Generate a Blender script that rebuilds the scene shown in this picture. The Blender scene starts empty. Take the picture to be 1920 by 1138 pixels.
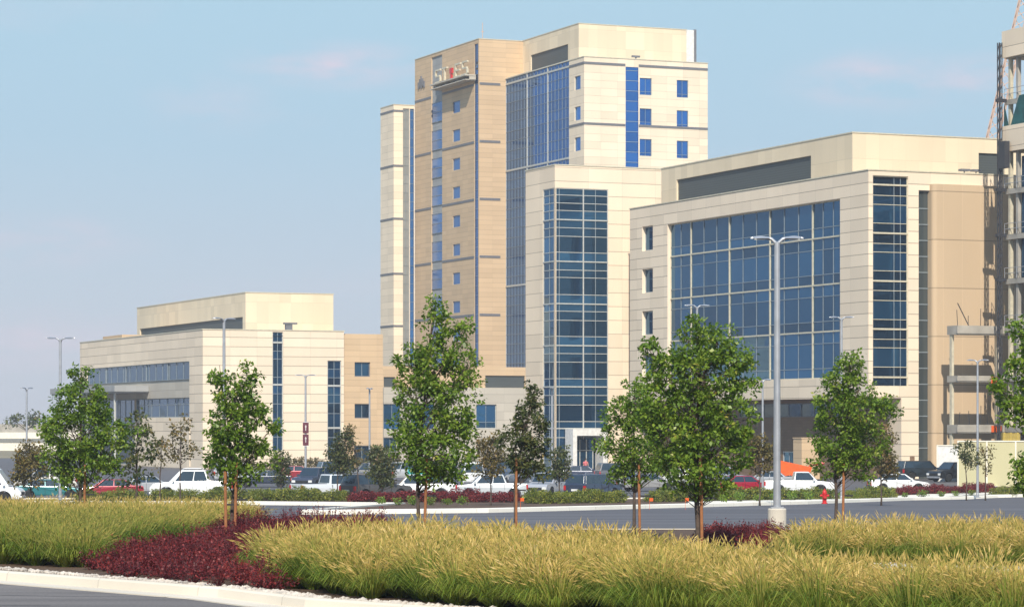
import bpy, bmesh, math, random
import numpy as np
from mathutils import Vector
C = bpy.context.scene
COL = C.collection
random.seed(7); RNG = np.random.default_rng(7)
R = math.radians

# ---------------------------------------------------------------- camera, sky, sun
F = 5320.0; CAMZ = 5.1
cam = bpy.data.cameras.new('camera'); camo = bpy.data.objects.new('camera', cam); COL.objects.link(camo)
camo.location = (0, 0, CAMZ); camo.rotation_euler = (R(90), 0, 0)
cam.sensor_width = 36; cam.lens = F / 1920 * 36; cam.shift_y = 231 / 1920
cam.clip_start = 1; cam.clip_end = 20000
C.camera = camo
C.view_settings.view_transform = 'Standard'; C.view_settings.look = 'None'
C.view_settings.gamma = 1; C.view_settings.exposure = 0.40; C.view_settings.use_curve_mapping = False

V2 = Vector((0.9206, 0.3905)).normalized()       # direction of the front faces
U2 = Vector((-V2.y, V2.x))                       # direction of the side faces
TH = math.atan2(V2.y, V2.x)
AL = R(24); EL = R(41)
S2 = (-U2) * math.cos(AL) + (-V2) * math.sin(AL)  # horizontal direction towards the sun
SUN = Vector((S2.x * math.cos(EL), S2.y * math.cos(EL), math.sin(EL)))
sl = bpy.data.lights.new('sun', 'SUN'); sl.energy = 4.2; sl.angle = R(0.5); sl.color = (1.0, 0.93, 0.82)
so = bpy.data.objects.new('sun', sl); COL.objects.link(so)
so.rotation_euler = SUN.to_track_quat('Z', 'Y').to_euler()
W = bpy.data.worlds.new('World'); C.world = W; W.use_nodes = True
nt = W.node_tree; nt.nodes.clear()
wo = nt.nodes.new('ShaderNodeOutputWorld'); bg = nt.nodes.new('ShaderNodeBackground')
sky = nt.nodes.new('ShaderNodeTexSky'); sky.sky_type = 'NISHITA'; sky.sun_disc = False
sky.sun_elevation = EL; sky.sun_rotation = math.atan2(SUN.x, SUN.y); sky.altitude = 200
sky.air_density = 1.0; sky.dust_density = 1.6; sky.ozone_density = 2.0
tc = nt.nodes.new('ShaderNodeTexCoord')
mp = nt.nodes.new('ShaderNodeMapping'); mp.inputs['Scale'].default_value = (9, 9, 26)
nz = nt.nodes.new('ShaderNodeTexNoise'); nz.inputs['Scale'].default_value = 1.25; nz.inputs['Detail'].default_value = 5
rp = nt.nodes.new('ShaderNodeValToRGB'); rp.color_ramp.elements[0].position = .58; rp.color_ramp.elements[1].position = .82
rp.color_ramp.elements[1].color = (.6, .6, .6, 1)
mx = nt.nodes.new('ShaderNodeMixRGB'); mx.inputs[2].default_value = (6.3, 5.35, 6.1, 1)
sat = nt.nodes.new('ShaderNodeMixRGB'); sat.blend_type = 'MULTIPLY'; sat.inputs[0].default_value = 1; sat.inputs[2].default_value = (0.93, 1.0, 1.03, 1)
L_ = nt.links.new
puff = None
for dx_, dz_, wx_, wz_, am_ in ((-.062, .126, .030, .007, 1.0), (.128, .120, .030, .009, .9), (.158, .121, .022, .007, .8), (-.162, .064, .030, .008, .7), (-.105, .113, .020, .010, .4), (-.172, .03, .05, .010, .6)):
    sb_ = nt.nodes.new('ShaderNodeVectorMath'); sb_.operation = 'SUBTRACT'; sb_.inputs[1].default_value = (dx_, .985, dz_)
    ml_ = nt.nodes.new('ShaderNodeVectorMath'); ml_.operation = 'MULTIPLY'; ml_.inputs[1].default_value = (1/wx_, 2.0, 1/wz_)
    ln_ = nt.nodes.new('ShaderNodeVectorMath'); ln_.operation = 'LENGTH'; mr_ = nt.nodes.new('ShaderNodeMapRange'); mr_.interpolation_type = 'SMOOTHSTEP'
    mr_.inputs[1].default_value = 1.6; mr_.inputs[2].default_value = .0; mr_.inputs[4].default_value = am_
    L_(tc.outputs['Generated'], sb_.inputs[0]); L_(sb_.outputs[0], ml_.inputs[0]); L_(ml_.outputs[0], ln_.inputs[0]); L_(ln_.outputs['Value'], mr_.inputs[0])
    if puff is None: puff = mr_.outputs[0]
    else:
        mm_ = nt.nodes.new('ShaderNodeMath'); mm_.operation = 'MAXIMUM'; L_(puff, mm_.inputs[0]); L_(mr_.outputs[0], mm_.inputs[1]); puff = mm_.outputs[0]
pz_ = nt.nodes.new('ShaderNodeTexNoise'); pz_.inputs['Scale'].default_value = 5; pz_.inputs['Detail'].default_value = 6; pr_ = nt.nodes.new('ShaderNodeMapRange'); pr_.inputs[1].default_value = .35; pr_.inputs[2].default_value = .7
L_(mp.outputs[0], pz_.inputs[0]); L_(pz_.outputs[0], pr_.inputs[0])
pm_ = nt.nodes.new('ShaderNodeMath'); pm_.operation = 'MULTIPLY'; L_(puff, pm_.inputs[0]); L_(pr_.outputs[0], pm_.inputs[1])
ps_ = nt.nodes.new('ShaderNodeMath'); ps_.operation = 'MULTIPLY_ADD'; ps_.inputs[1].default_value = .75; ps_.use_clamp = True
L_(pm_.outputs[0], ps_.inputs[0]); 
L_(tc.outputs['Generated'], mp.inputs[0]); L_(mp.outputs[0], nz.inputs[0]); L_(nz.outputs[0], rp.inputs[0])
rs_ = nt.nodes.new('ShaderNodeMath'); rs_.operation = 'MULTIPLY'; rs_.inputs[1].default_value = .35; L_(rp.outputs[0], rs_.inputs[0]); L_(rs_.outputs[0], ps_.inputs[2])
L_(ps_.outputs[0], mx.inputs[0]); L_(sky.outputs[0], sat.inputs[1]); 
sxyz = nt.nodes.new('ShaderNodeSeparateXYZ'); L_(tc.outputs['Generated'], sxyz.inputs[0])
hr = nt.nodes.new('ShaderNodeValToRGB'); he = hr.color_ramp.elements
he[0].position = 0.0; he[0].color = (.55, .575, .66, 1); he[1].position = 1; he[1].color = (.13, .27, .55, 1)
for p_, c_ in ((.05, (.49, .565, .67)), (.10, (.39, .55, .675)), (.15, (.385, .575, .69)), (.4, (.23, .43, .68))): q_ = he.new(p_); q_.color = (*c_, 1)
hs_ = nt.nodes.new('ShaderNodeVectorMath'); hs_.operation = 'SCALE'; hs_.inputs['Scale'].default_value = 9.0
hm_ = nt.nodes.new('ShaderNodeMixRGB'); hm_.inputs[0].default_value = .85
L_(sxyz.outputs[2], hr.inputs[0]); L_(hr.outputs[0], hs_.inputs[0]); L_(sat.outputs[0], hm_.inputs[1]); L_(hs_.outputs[0], hm_.inputs[2]); L_(hm_.outputs[0], mx.inputs[1])
L_(mx.outputs[0], bg.inputs[0]); L_(bg.outputs[0], wo.inputs[0]); bg.inputs[1].default_value = 0.10

# ---------------------------------------------------------------- helpers
def X(px, D): return (px - 960) / F * D
def Z(py, D): return CAMZ - (py - 800) / F * D
def zroad(y):
    if y < 58: return CAMZ - 2.75
    if y < 200: return CAMZ - (2.75 + (y - 58) * 0.01655)
    return 0.0
def gpt(px, py, lift=0.15):
    """ground point seen in that direction"""
    lo, hi = 20.0, 320.0
    for _ in range(50):
        m = (lo + hi) / 2
        if (CAMZ - zroad(m) - lift) / m * F > py - 800: lo = m
        else: hi = m
    return X(px, lo), lo

def tag(o, label=None, cat=None, group=None, kind=None):
    if label: o['label'] = label
    if cat: o['category'] = cat
    if group: o['group'] = group
    if kind: o['kind'] = kind
    return o
def empty(name, loc, rz=0, label=None, cat=None, group=None):
    o = bpy.data.objects.new(name, None); COL.objects.link(o); o.empty_display_size = .3
    o.location = loc; o.rotation_euler = (0, 0, rz)
    return tag(o, label, cat, group)
def copy_tree(o, parent=None):
    c = o.copy(); COL.objects.link(c)
    if parent: c.parent = parent
    for ch in list(o.children): copy_tree(ch, c)
    return c

class MB:
    def __init__(s): s.v = []; s.f = []; s.uv = []; s.t = []; s.m = []
    def face(s, pts, uv=None, tone=0.5, mi=0):
        i = len(s.v); s.v += [tuple(p) for p in pts]; s.f.append(tuple(range(i, i + len(pts))))
        s.uv.append(uv if uv else [(p[0] + p[1], p[2]) for p in pts]); s.t.append(tone); s.m.append(mi)
    def box(s, x0, x1, y0, y1, z0, z1, tone=.5, mi=0):
        if x0 > x1: x0, x1 = x1, x0
        if y0 > y1: y0, y1 = y1, y0
        p = lambda a, b, c: (a, b, c)
        s.face([p(x0,y0,z0),p(x1,y0,z0),p(x1,y0,z1),p(x0,y0,z1)], None, tone, mi)
        s.face([p(x1,y0,z0),p(x1,y1,z0),p(x1,y1,z1),p(x1,y0,z1)], None, tone, mi)
        s.face([p(x1,y1,z0),p(x0,y1,z0),p(x0,y1,z1),p(x1,y1,z1)], None, tone, mi)
        s.face([p(x0,y1,z0),p(x0,y0,z0),p(x0,y0,z1),p(x0,y1,z1)], None, tone, mi)
        s.face([p(x0,y0,z1),p(x1,y0,z1),p(x1,y1,z1),p(x0,y1,z1)], None, tone, mi)
        s.face([p(x0,y1,z0),p(x1,y1,z0),p(x1,y0,z0),p(x0,y0,z0)], None, tone, mi)
    def tube(s, pts, rad, n=6, cap=True, tone=.5, mi=0):
        pts = [Vector(p) for p in pts]; rings = []
        for i, p in enumerate(pts):
            d = (pts[min(i+1, len(pts)-1)] - pts[max(i-1, 0)])
            if d.length < 1e-6: d = Vector((0,0,1))
            d.normalize()
            a = d.orthogonal().normalized() if i == 0 else (pa - d * pa.dot(d)).normalized()
            pa = a; b = d.cross(a); r = rad[i] if hasattr(rad, '__len__') else rad
            rings.append([p + (a * math.cos(2*math.pi*k/n) + b * math.sin(2*math.pi*k/n)) * r for k in range(n)])
        base = len(s.v)
        for rg in rings: s.v += [tuple(q) for q in rg]
        def addf(ix):
            s.f.append(tuple(ix)); s.uv.append([(s.v[j][0]+s.v[j][1], s.v[j][2]) for j in ix]); s.t.append(tone); s.m.append(mi)
        for i in range(len(rings)-1):
            for k in range(n):
                a = base + i*n + k; b = base + i*n + (k+1) % n
                addf((a, b, b+n, a+n))
        if cap:
            addf([base + k for k in range(n)][::-1]); addf([base + (len(rings)-1)*n + k for k in range(n)])
    def lathe(s, prof, cx=0, cy=0, n=16, axis='z', tone=.5, mi=0):
        base = len(s.v)
        for r, h in prof:
            for k in range(n):
                a = 2*math.pi*k/n
                if axis == 'z': s.v.append((cx + r*math.cos(a), cy + r*math.sin(a), h))
                else: s.v.append((cx + r*math.cos(a), h, cy + r*math.sin(a)))
        for i in range(len(prof)-1):
            for k in range(n):
                a = base+i*n+k; b = base+i*n+(k+1) % n
                ix = (a, b, b+n, a+n)
                s.f.append(ix); s.uv.append([(0,0)]*4); s.t.append(tone); s.m.append(mi)
        for r_ in (0, len(prof)-1):
            ix = tuple(base+r_*n+k for k in range(n))
            s.f.append(ix); s.uv.append([(0,0)]*n); s.t.append(tone); s.m.append(mi)
    def build(s, name, mat, parent=None, loc=(0,0,0), smooth=False, bevel=0, rz=0):
        me = bpy.data.meshes.new(name)
        me.from_pydata(s.v, [], s.f); me.update()
        uvl = me.uv_layers.new(name='UVMap')
        flat = [c for f in s.uv for p in f for c in p]
        if len(flat) == 2*len(me.loops): uvl.data.foreach_set('uv', flat)
        at = me.attributes.new('tone', 'FLOAT', 'FACE'); at.data.foreach_set('value', s.t)
        mats = mat if isinstance(mat, (list, tuple)) else [mat]
        for m_ in mats: me.materials.append(m_)
        if len(mats) > 1: me.polygons.foreach_set('material_index', s.m)
        if smooth: me.polygons.foreach_set('use_smooth', [True]*len(me.polygons))
        o = bpy.data.objects.new(name, me); COL.objects.link(o); o.location = loc; o.rotation_euler = (0, 0, rz)
        if parent: o.parent = parent
        if bevel or smooth:
            bm = bmesh.new(); bm.from_mesh(me); bmesh.ops.remove_doubles(bm, verts=bm.verts, dist=1e-4); bmesh.ops.recalc_face_normals(bm, faces=bm.faces); bm.to_mesh(me); bm.free()
        if bevel:
            b = o.modifiers.new('bevel', 'BEVEL'); b.width = bevel; b.segments = 2; b.limit_method = 'ANGLE'; b.angle_limit = R(35)
        return o

def ribbons(name, verts, quads, tris, tone, mat, parent=None, loc=(0,0,0), mi=None):
    """bulk mesh from numpy arrays; tone is per face (quads first)"""
    me = bpy.data.meshes.new(name)
    nq, ntr = len(quads), len(tris)
    me.vertices.add(len(verts)); me.vertices.foreach_set('co', np.asarray(verts, np.float32).ravel())
    li = np.concatenate([np.asarray(quads, np.int32).ravel(), np.asarray(tris, np.int32).ravel()])
    me.loops.add(len(li)); me.loops.foreach_set('vertex_index', li)
    me.polygons.add(nq + ntr)
    ls = np.concatenate([np.arange(nq)*4, nq*4 + np.arange(ntr)*3]).astype(np.int32)
    me.polygons.foreach_set('loop_start', ls)
    me.polygons.foreach_set('loop_total', np.concatenate([np.full(nq, 4), np.full(ntr, 3)]).astype(np.int32))
    mats = mat if isinstance(mat, (list, tuple)) else [mat]
    for m_ in mats: me.materials.append(m_)
    if mi is not None: me.polygons.foreach_set('material_index', np.asarray(mi, np.int32))
    at = me.attributes.new('tone', 'FLOAT', 'FACE'); at.data.foreach_set('value', np.asarray(tone, np.float32))
    me.update(calc_edges=True)
    o = bpy.data.objects.new(name, me); COL.objects.link(o); o.location = loc
    if parent: o.parent = parent
    return o

# ---------------------------------------------------------------- materials
def newmat(name):
    m = bpy.data.materials.new(name); m.use_nodes = True; n = m.node_tree
    return m, n, n.nodes['Principled BSDF']
def plain(name, col, rough=.6, metal=0, var=.12, scale=3.0, spec=.4, bump=0):
    m, n, b = newmat(name)
    t = n.nodes.new('ShaderNodeTexCoord'); z = n.nodes.new('ShaderNodeTexNoise'); z.inputs['Scale'].default_value = scale; z.inputs['Detail'].default_value = 5
    r = n.nodes.new('ShaderNodeMapRange'); r.inputs[1].default_value = .3; r.inputs[2].default_value = .7; r.inputs[3].default_value = 1-var; r.inputs[4].default_value = 1+var
    v = n.nodes.new('ShaderNodeVectorMath'); v.operation = 'SCALE'; v.inputs[0].default_value = col
    n.links.new(t.outputs['Object'], z.inputs[0]); n.links.new(z.outputs[0], r.inputs[0]); n.links.new(r.outputs[0], v.inputs['Scale']); n.links.new(v.outputs[0], b.inputs['Base Color'])
    b.inputs['Roughness'].default_value = rough; b.inputs['Metallic'].default_value = metal; b.inputs['Specular IOR Level'].default_value = spec
    if bump:
        bp = n.nodes.new('ShaderNodeBump'); bp.inputs['Strength'].default_value = bump; bp.inputs['Distance'].default_value = .02
        n.links.new(z.outputs[0], bp.inputs['Height']); n.links.new(bp.outputs[0], b.inputs['Normal'])
    return m
def wallmat(name, col, ph=1.13, pw=3.4, jw=.075, jd=.42, vj=.80, var=.075, stain=.09, rough=.8):
    """panel cladding: horizontal and fainter vertical joints laid out in metres along the wall"""
    m, n, b = newmat(name); N = n.nodes.new; K = n.links.new
    uv = N('ShaderNodeUVMap'); sx = N('ShaderNodeSeparateXYZ'); K(uv.outputs[0], sx.inputs[0])
    def math_(op, a, b_=None, c=None):
        x = N('ShaderNodeMath'); x.operation = op
        for i, q in enumerate((a, b_, c)):
            if q is None: continue
            if isinstance(q, (int, float)): x.inputs[i].default_value = q
            else: K(q, x.inputs[i])
        return x.outputs[0]
    vh = math_('DIVIDE', sx.outputs[1], ph); uh = math_('DIVIDE', sx.outputs[0], pw)
    fv = math_('FRACT', vh); fu = math_('FRACT', uh)
    jv = math_('LESS_THAN', fv, jw/ph); ju = math_('LESS_THAN', fu, .035/pw)
    k1 = math_('SUBTRACT', 1, math_('MULTIPLY', jv, 1-jd)); k2 = math_('SUBTRACT', 1, math_('MULTIPLY', ju, 1-vj))
    cb = N('ShaderNodeCombineXYZ'); K(math_('FLOOR', uh), cb.inputs[0]); K(math_('FLOOR', vh), cb.inputs[1])
    wn = N('ShaderNodeTexWhiteNoise'); wn.noise_dimensions = '2D'; K(cb.outputs[0], wn.inputs['Vector'])
    k3 = math_('MULTIPLY_ADD', wn.outputs[0], 2*var, 1-var)
    nz = N('ShaderNodeTexNoise'); nz.inputs['Scale'].default_value = .12; nz.inputs['Detail'].default_value = 6
    mpp = N('ShaderNodeMapping'); mpp.inputs['Scale'].default_value = (2.4, .6, 1); K(uv.outputs[0], mpp.inputs[0]); K(mpp.outputs[0], nz.inputs[0])
    k4 = math_('MULTIPLY_ADD', nz.outputs[0], 2*stain, 1-stain)
    kk = math_('MULTIPLY', math_('MULTIPLY', k1, k2), math_('MULTIPLY', k3, k4))
    v = N('ShaderNodeVectorMath'); v.operation = 'SCALE'; v.inputs[0].default_value = col; K(kk, v.inputs['Scale']); K(v.outputs[0], b.inputs['Base Color'])
    b.inputs['Roughness'].default_value = rough; b.inputs['Specular IOR Level'].default_value = .3
    bp = N('ShaderNodeBump'); bp.inputs['Distance'].default_value = .03; bp.inputs['Strength'].default_value = .6
    K(math_('MULTIPLY', k1, k2), bp.inputs['Height']); K(bp.outputs[0], b.inputs['Normal'])
    return m
def glassmat(name, col, metal=.75, rough=.04, spread=.5):
    m, n, b = newmat(name); a = n.nodes.new('ShaderNodeAttribute'); a.attribute_name = 'tone'
    r = n.nodes.new('ShaderNodeMapRange'); r.inputs[3].default_value = 1-spread; r.inputs[4].default_value = 1+spread*.6
    v = n.nodes.new('ShaderNodeVectorMath'); v.operation = 'SCALE'; v.inputs[0].default_value = col
    n.links.new(a.outputs['Fac'], r.inputs[0]); n.links.new(r.outputs[0], v.inputs['Scale']); n.links.new(v.outputs[0], b.inputs['Base Color'])
    b.inputs['Metallic'].default_value = metal; b.inputs['Roughness'].default_value = rough
    t = n.nodes.new('ShaderNodeTexCoord'); z = n.nodes.new('ShaderNodeTexNoise'); z.inputs['Scale'].default_value = .35; z.inputs['Detail'].default_value = 2
    bp = n.nodes.new('ShaderNodeBump'); bp.inputs['Strength'].default_value = .12; bp.inputs['Distance'].default_value = .1
    n.links.new(t.outputs['Object'], z.inputs[0]); n.links.new(z.outputs[0], bp.inputs['Height']); n.links.new(bp.outputs[0], b.inputs['Normal'])
    return m
def louvremat(name, col):
    m, n, b = newmat(name); uv = n.nodes.new('ShaderNodeUVMap'); sx = n.nodes.new('ShaderNodeSeparateXYZ'); n.links.new(uv.outputs[0], sx.inputs[0])
    q = n.nodes.new('ShaderNodeMath'); q.operation = 'MULTIPLY'; q.inputs[1].default_value = 4; f = n.nodes.new('ShaderNodeMath'); f.operation = 'FRACT'
    n.links.new(sx.outputs[1], q.inputs[0]); n.links.new(q.outputs[0], f.inputs[0])
    r = n.nodes.new('ShaderNodeMapRange'); r.inputs[3].default_value = .75; r.inputs[4].default_value = 1.15; n.links.new(f.outputs[0], r.inputs[0])
    v = n.nodes.new('ShaderNodeVectorMath'); v.operation = 'SCALE'; v.inputs[0].default_value = col; n.links.new(r.outputs[0], v.inputs['Scale']); n.links.new(v.outputs[0], b.inputs['Base Color'])
    b.inputs['Roughness'].default_value = .6; return m
def leafmat(name, cols, trans=.35, rough=.5, spec=.3):
    """cols: list of (position, rgb) over the per-leaf tone"""
    m, n, b = newmat(name); a = n.nodes.new('ShaderNodeAttribute'); a.attribute_name = 'tone'
    cr = n.nodes.new('ShaderNodeValToRGB'); e = cr.color_ramp.elements
    e[0].position = cols[0][0]; e[0].color = (*cols[0][1], 1); e[1].position = cols[-1][0]; e[1].color = (*cols[-1][1], 1)
    for p, c in cols[1:-1]: q = e.new(p); q.color = (*c, 1)
    n.links.new(a.outputs['Fac'], cr.inputs[0]); n.links.new(cr.outputs[0], b.inputs['Base Color'])
    b.inputs['Roughness'].default_value = rough; b.inputs['Specular IOR Level'].default_value = spec
    tr = n.nodes.new('ShaderNodeBsdfTranslucent'); n.links.new(cr.outputs[0], tr.inputs[0])
    ms = n.nodes.new('ShaderNodeMixShader'); ms.inputs[0].default_value = trans
    out = n.nodes['Material Output']
    n.links.new(b.outputs[0], ms.inputs[1]); n.links.new(tr.outputs[0], ms.inputs[2]); n.links.new(ms.outputs[0], out.inputs[0])
    return m
def asphaltmat(name, col):
    m, n, b = newmat(name); N = n.nodes.new; K = n.links.new
    t = N('ShaderNodeTexCoord'); z1 = N('ShaderNodeTexNoise'); z1.inputs['Scale'].default_value = .25; z1.inputs['Detail'].default_value = 6
    mp_ = N('ShaderNodeMapping'); mp_.inputs['Scale'].default_value = (.22, 2.6, 1); K(t.outputs['Object'], mp_.inputs[0]); K(mp_.outputs[0], z1.inputs[0])
    z2 = N('ShaderNodeTexNoise'); z2.inputs['Scale'].default_value = 25; z2.inputs['Detail'].default_value = 4; K(t.outputs['Object'], z2.inputs[0])
    r1 = N('ShaderNodeMapRange'); r1.inputs[1].default_value = .3; r1.inputs[2].default_value = .7; r1.inputs[3].default_value = .62; r1.inputs[4].default_value = 1.38; K(z1.outputs[0], r1.inputs[0])
    r2 = N('ShaderNodeMapRange'); r2.inputs[1].default_value = .3; r2.inputs[2].default_value = .7; r2.inputs[3].default_value = .8; r2.inputs[4].default_value = 1.2; K(z2.outputs[0], r2.inputs[0])
    mm = N('ShaderNodeMath'); mm.operation = 'MULTIPLY'; K(r1.outputs[0], mm.inputs[0]); K(r2.outputs[0], mm.inputs[1])
    v = N('ShaderNodeVectorMath'); v.operation = 'SCALE'; v.inputs[0].default_value = col; K(mm.outputs[0], v.inputs['Scale']); K(v.outputs[0], b.inputs['Base Color'])
    b.inputs['Roughness'].default_value = .85
    bp = N('ShaderNodeBump'); bp.inputs['Strength'].default_value = .4; bp.inputs['Distance'].default_value = .01; K(z2.outputs[0], bp.inputs['Height']); K(bp.outputs[0], b.inputs['Normal'])
    return m

M = dict(
    cream=wallmat('cream_panel', (.80, .665, .50), 1.13, 3.4, jd=.5, stain=.11),
    cream_tall=wallmat('cream_panel_wide', (.80, .66, .49), 1.56, 4.2, jd=.55, stain=.12),
    cream_fine=wallmat('cream_panel_fine', (.80, .67, .50), 1.08, 2.6, jw=.05, jd=.7, stain=.10),
    ph=wallmat('penthouse_metal', (.75, .62, .43), 2.6, 1.5, jw=.04, jd=.8, vj=.93, rough=.6),
    tan=wallmat('tan_brick', (.60, .43, .262), .72, 2.2, jw=.07, jd=.8, vj=.9, var=.06),
    tan2=wallmat('tan_panel', (.56, .415, .265), 4.6, 2.1, jw=.1, jd=.62, vj=1.16, var=.03),
    brick=wallmat('brown_brick', (.22, .14, .085), .3, .8, jw=.03, jd=.8, vj=.9),
    greywall=wallmat('grey_beige_panel', (.50, .45, .37), 1.2, 3.0, jd=.75),
    grey=wallmat('grey_metal_panel', (.33, .33, .32), 1.2, 1.5, jd=.8),
    fence=wallmat('weathered_panel', (.50, .46, .27), 4, 2.4, jd=.8, vj=.6, stain=.2),
    trim=plain('dark_trim', (.16, .16, .17), .6),
    dim=plain('blue_grey_bar', (.26, .30, .32), .5, .3),
    alu=plain('pale_aluminium', (.50, .50, .46), .5, .2),
    alu_cream=plain('cream_aluminium', (.60, .54, .40), .5, .1),
    white=plain('white_trim', (.72, .70, .66), .5),
    louvre=louvremat('louvre', (.065, .075, .072)),
    roof=plain('roof_membrane', (.45, .43, .40), .9),
    g_navy=glassmat('navy_glass', (.020, .12, .25), .75, spread=.6),
    g_teal=glassmat('dark_teal_glass', (.020, .095, .20), .7, spread=.7),
    g_blue=glassmat('bright_blue_glass', (.04, .20, .56), .85, spread=.28),
    g_mid=glassmat('mid_blue_glass', (.018, .12, .36), .85, spread=.25),
    g_ribbon=glassmat('ribbon_glass', (.025, .10, .20), .45, .05, spread=.45),
    g_slot=glassmat('slot_glass', (.10, .12, .12), .5, .1, spread=.3),
    g_blue2=glassmat('tower_blue_glass', (.035, .15, .40), .35, .12, spread=.2),
    g_grey=glassmat('grey_glass', (.26, .26, .24), .0, .3, spread=.12),
    asphalt=asphaltmat('asphalt', (.105, .10, .105)),
    asphalt2=asphaltmat('asphalt_front', (.15, .132, .12)),
    conc=plain('concrete', (.62, .56, .46), .85, var=.14, scale=1.5, bump=.3),
    concw=plain('pale_concrete', (.80, .74, .62), .85, var=.1, scale=1.5),
    kerb=wallmat('kerb_concrete', (.66, .59, .48), 60, 3.0, vj=.84, var=.05, stain=.22),
    kerbw=wallmat('pale_kerb', (.86, .80, .68), 60, 3.0, vj=.7, var=.04, stain=.1),
    mulch=plain('bark_mulch', (.10, .06, .035), .95, var=.5, scale=12, bump=.6),
    dirt=plain('dry_ground', (.24, .20, .12), .95, var=.3, scale=.05),
    steel=plain('galvanised_steel', (.42, .43, .45), .45, .5),
    darksteel=plain('dark_steel', (.035, .035, .04), .6),
    slab=plain('raw_concrete', (.36, .33, .28), .9, var=.2, scale=.6),
    shade=plain('interior_dark', (.045, .045, .05), .9, var=.4, scale=.4),
    bark=plain('bark', (.085, .06, .045), .9, var=.4, scale=9, bump=.5),
    stake=plain('stained_wood', (.30, .12, .045), .8, var=.3, scale=6),
    tyre=plain('rubber', (.018, .018, .018), .85), rim=plain('rim_metal', (.45, .45, .46), .35, .6),
    cglass=plain('car_glass', (.02, .035, .05), .06, 0, .1, spec=.9),
    red_l=plain('red_lens', (.45, .01, .01), .3), clear_l=plain('clear_lens', (.75, .75, .72), .2),
    black=plain('black_plastic', (.02, .02, .022), .6),
    hydrant=plain('red_paint', (.55, .02, .02), .4), orange=plain('orange_paint', (.75, .11, .012), .5),
    maroon=plain('maroon_fabric', (.11, .022, .035), .8),
    netting=plain('green_netting', (.01, .09, .09), .9, var=.4, scale=1.5), crane=plain('faded_tan_paint', (.58, .40, .30), .6),
    skin=plain('skin', (.5, .3, .22), .6), pink=plain('pink_shirt', (.6, .16, .17), .8), jeans=plain('dark_trousers', (.04, .05, .09), .8), hair=plain('dark_hair', (.03, .02, .015), .7),
    rock=plain('white_rock', (.52, .46, .39), .9, var=.3, scale=4, bump=.3),
    timber=plain('timber_yellow', (.45, .33, .07), .8),
)
M['leaf'] = leafmat('pear_leaf', [(0, (.06, .12, .012)), (.45, (.145, .245, .024)), (.85, (.28, .38, .045)), (.96, (.38, .38, .06)), (1, (.34, .20, .06))], .42, .42, .4)
M['leaf_dark'] = leafmat('dull_leaf', [(0, (.035, .05, .015)), (.5, (.085, .11, .03)), (.85, (.16, .15, .045)), (1, (.33, .22, .10))], .3)
M['leaf_brown'] = leafmat('turning_leaf', [(0, (.07, .055, .02)), (.5, (.15, .13, .035)), (1, (.30, .17, .05))], .3)
M['shrub'] = leafmat('shrub_leaf', [(0, (.05, .08, .01)), (.5, (.16, .20, .025)), (1, (.42, .38, .06))], .3)
M['barb'] = leafmat('barberry_leaf', [(0, (.045, .007, .013)), (.5, (.17, .020, .022)), (.9, (.36, .055, .045)), (1, (.36, .12, .07))], .3, .5)
M['blade'] = leafmat('grass_blade', [(0, (.075, .15, .016)), (.38, (.19, .27, .032)), (.75, (.38, .37, .075)), (1, (.64, .48, .15))], .35, .6, .2)
M['plume'] = leafmat('grass_plume', [(0, (.28, .29, .07)), (.35, (.52, .41, .11)), (.65, (.73, .53, .18)), (1, (.90, .70, .33))], .4, .8, .1)

# ---------------------------------------------------------------- ground, roads
def strip_sheet(name, x0, x1, ys, dz, mat):
    mb = MB()
    for a, b in zip(ys[:-1], ys[1:]):
        mb.face([(x0, a, zroad(a)+dz), (x1, a, zroad(a)+dz), (x1, b, zroad(b)+dz), (x0, b, zroad(b)+dz)])
    return tag(mb.build(name, mat), kind='structure')
strip_sheet('ground', -6000, 6000, [-400, 58, 200, 330, 9000], -.03, M['dirt'])
strip_sheet('front_road', -120, 120, [-30, 53], -.0, M['asphalt2'])
strip_sheet('parking_lot', -150, 150, [53, 58, 200, 460], -.0, M['asphalt'])

def slab(name, pts, lift, mat, cuts=(58, 200)):
    """flat bed following the slope"""
    bm = bmesh.new(); vs = [bm.verts.new((x, y, 0)) for x, y in pts]; bm.faces.new(vs)
    for c in cuts:
        bmesh.ops.bisect_plane(bm, geom=bm.verts[:]+bm.edges[:]+bm.faces[:], plane_co=(0, c, 0), plane_no=(0, 1, 0))
    bmesh.ops.triangulate(bm, faces=bm.faces)
    bmesh.ops.recalc_face_normals(bm, faces=bm.faces)
    for v in bm.verts: v.co.z = zroad(v.co.y) + lift
    me = bpy.data.meshes.new(name); bm.to_mesh(me); bm.free(); me.materials.append(mat)
    for p in me.polygons:
        if p.normal.z < 0: p.flip()
    o = bpy.data.objects.new(name, me); COL.objects.link(o); return tag(o, kind='structure')
def resample(pts, step=1.5, closed=True):
    out = []; n = len(pts)
    for i in range(n if closed else n-1):
        a = Vector(pts[i]); b = Vector(pts[(i+1) % n]); k = max(1, int((b-a).length/step))
        for j in range(k): out.append(a.lerp(b, j/k))
    if not closed: out.append(Vector(pts[-1]))
    return out
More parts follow.
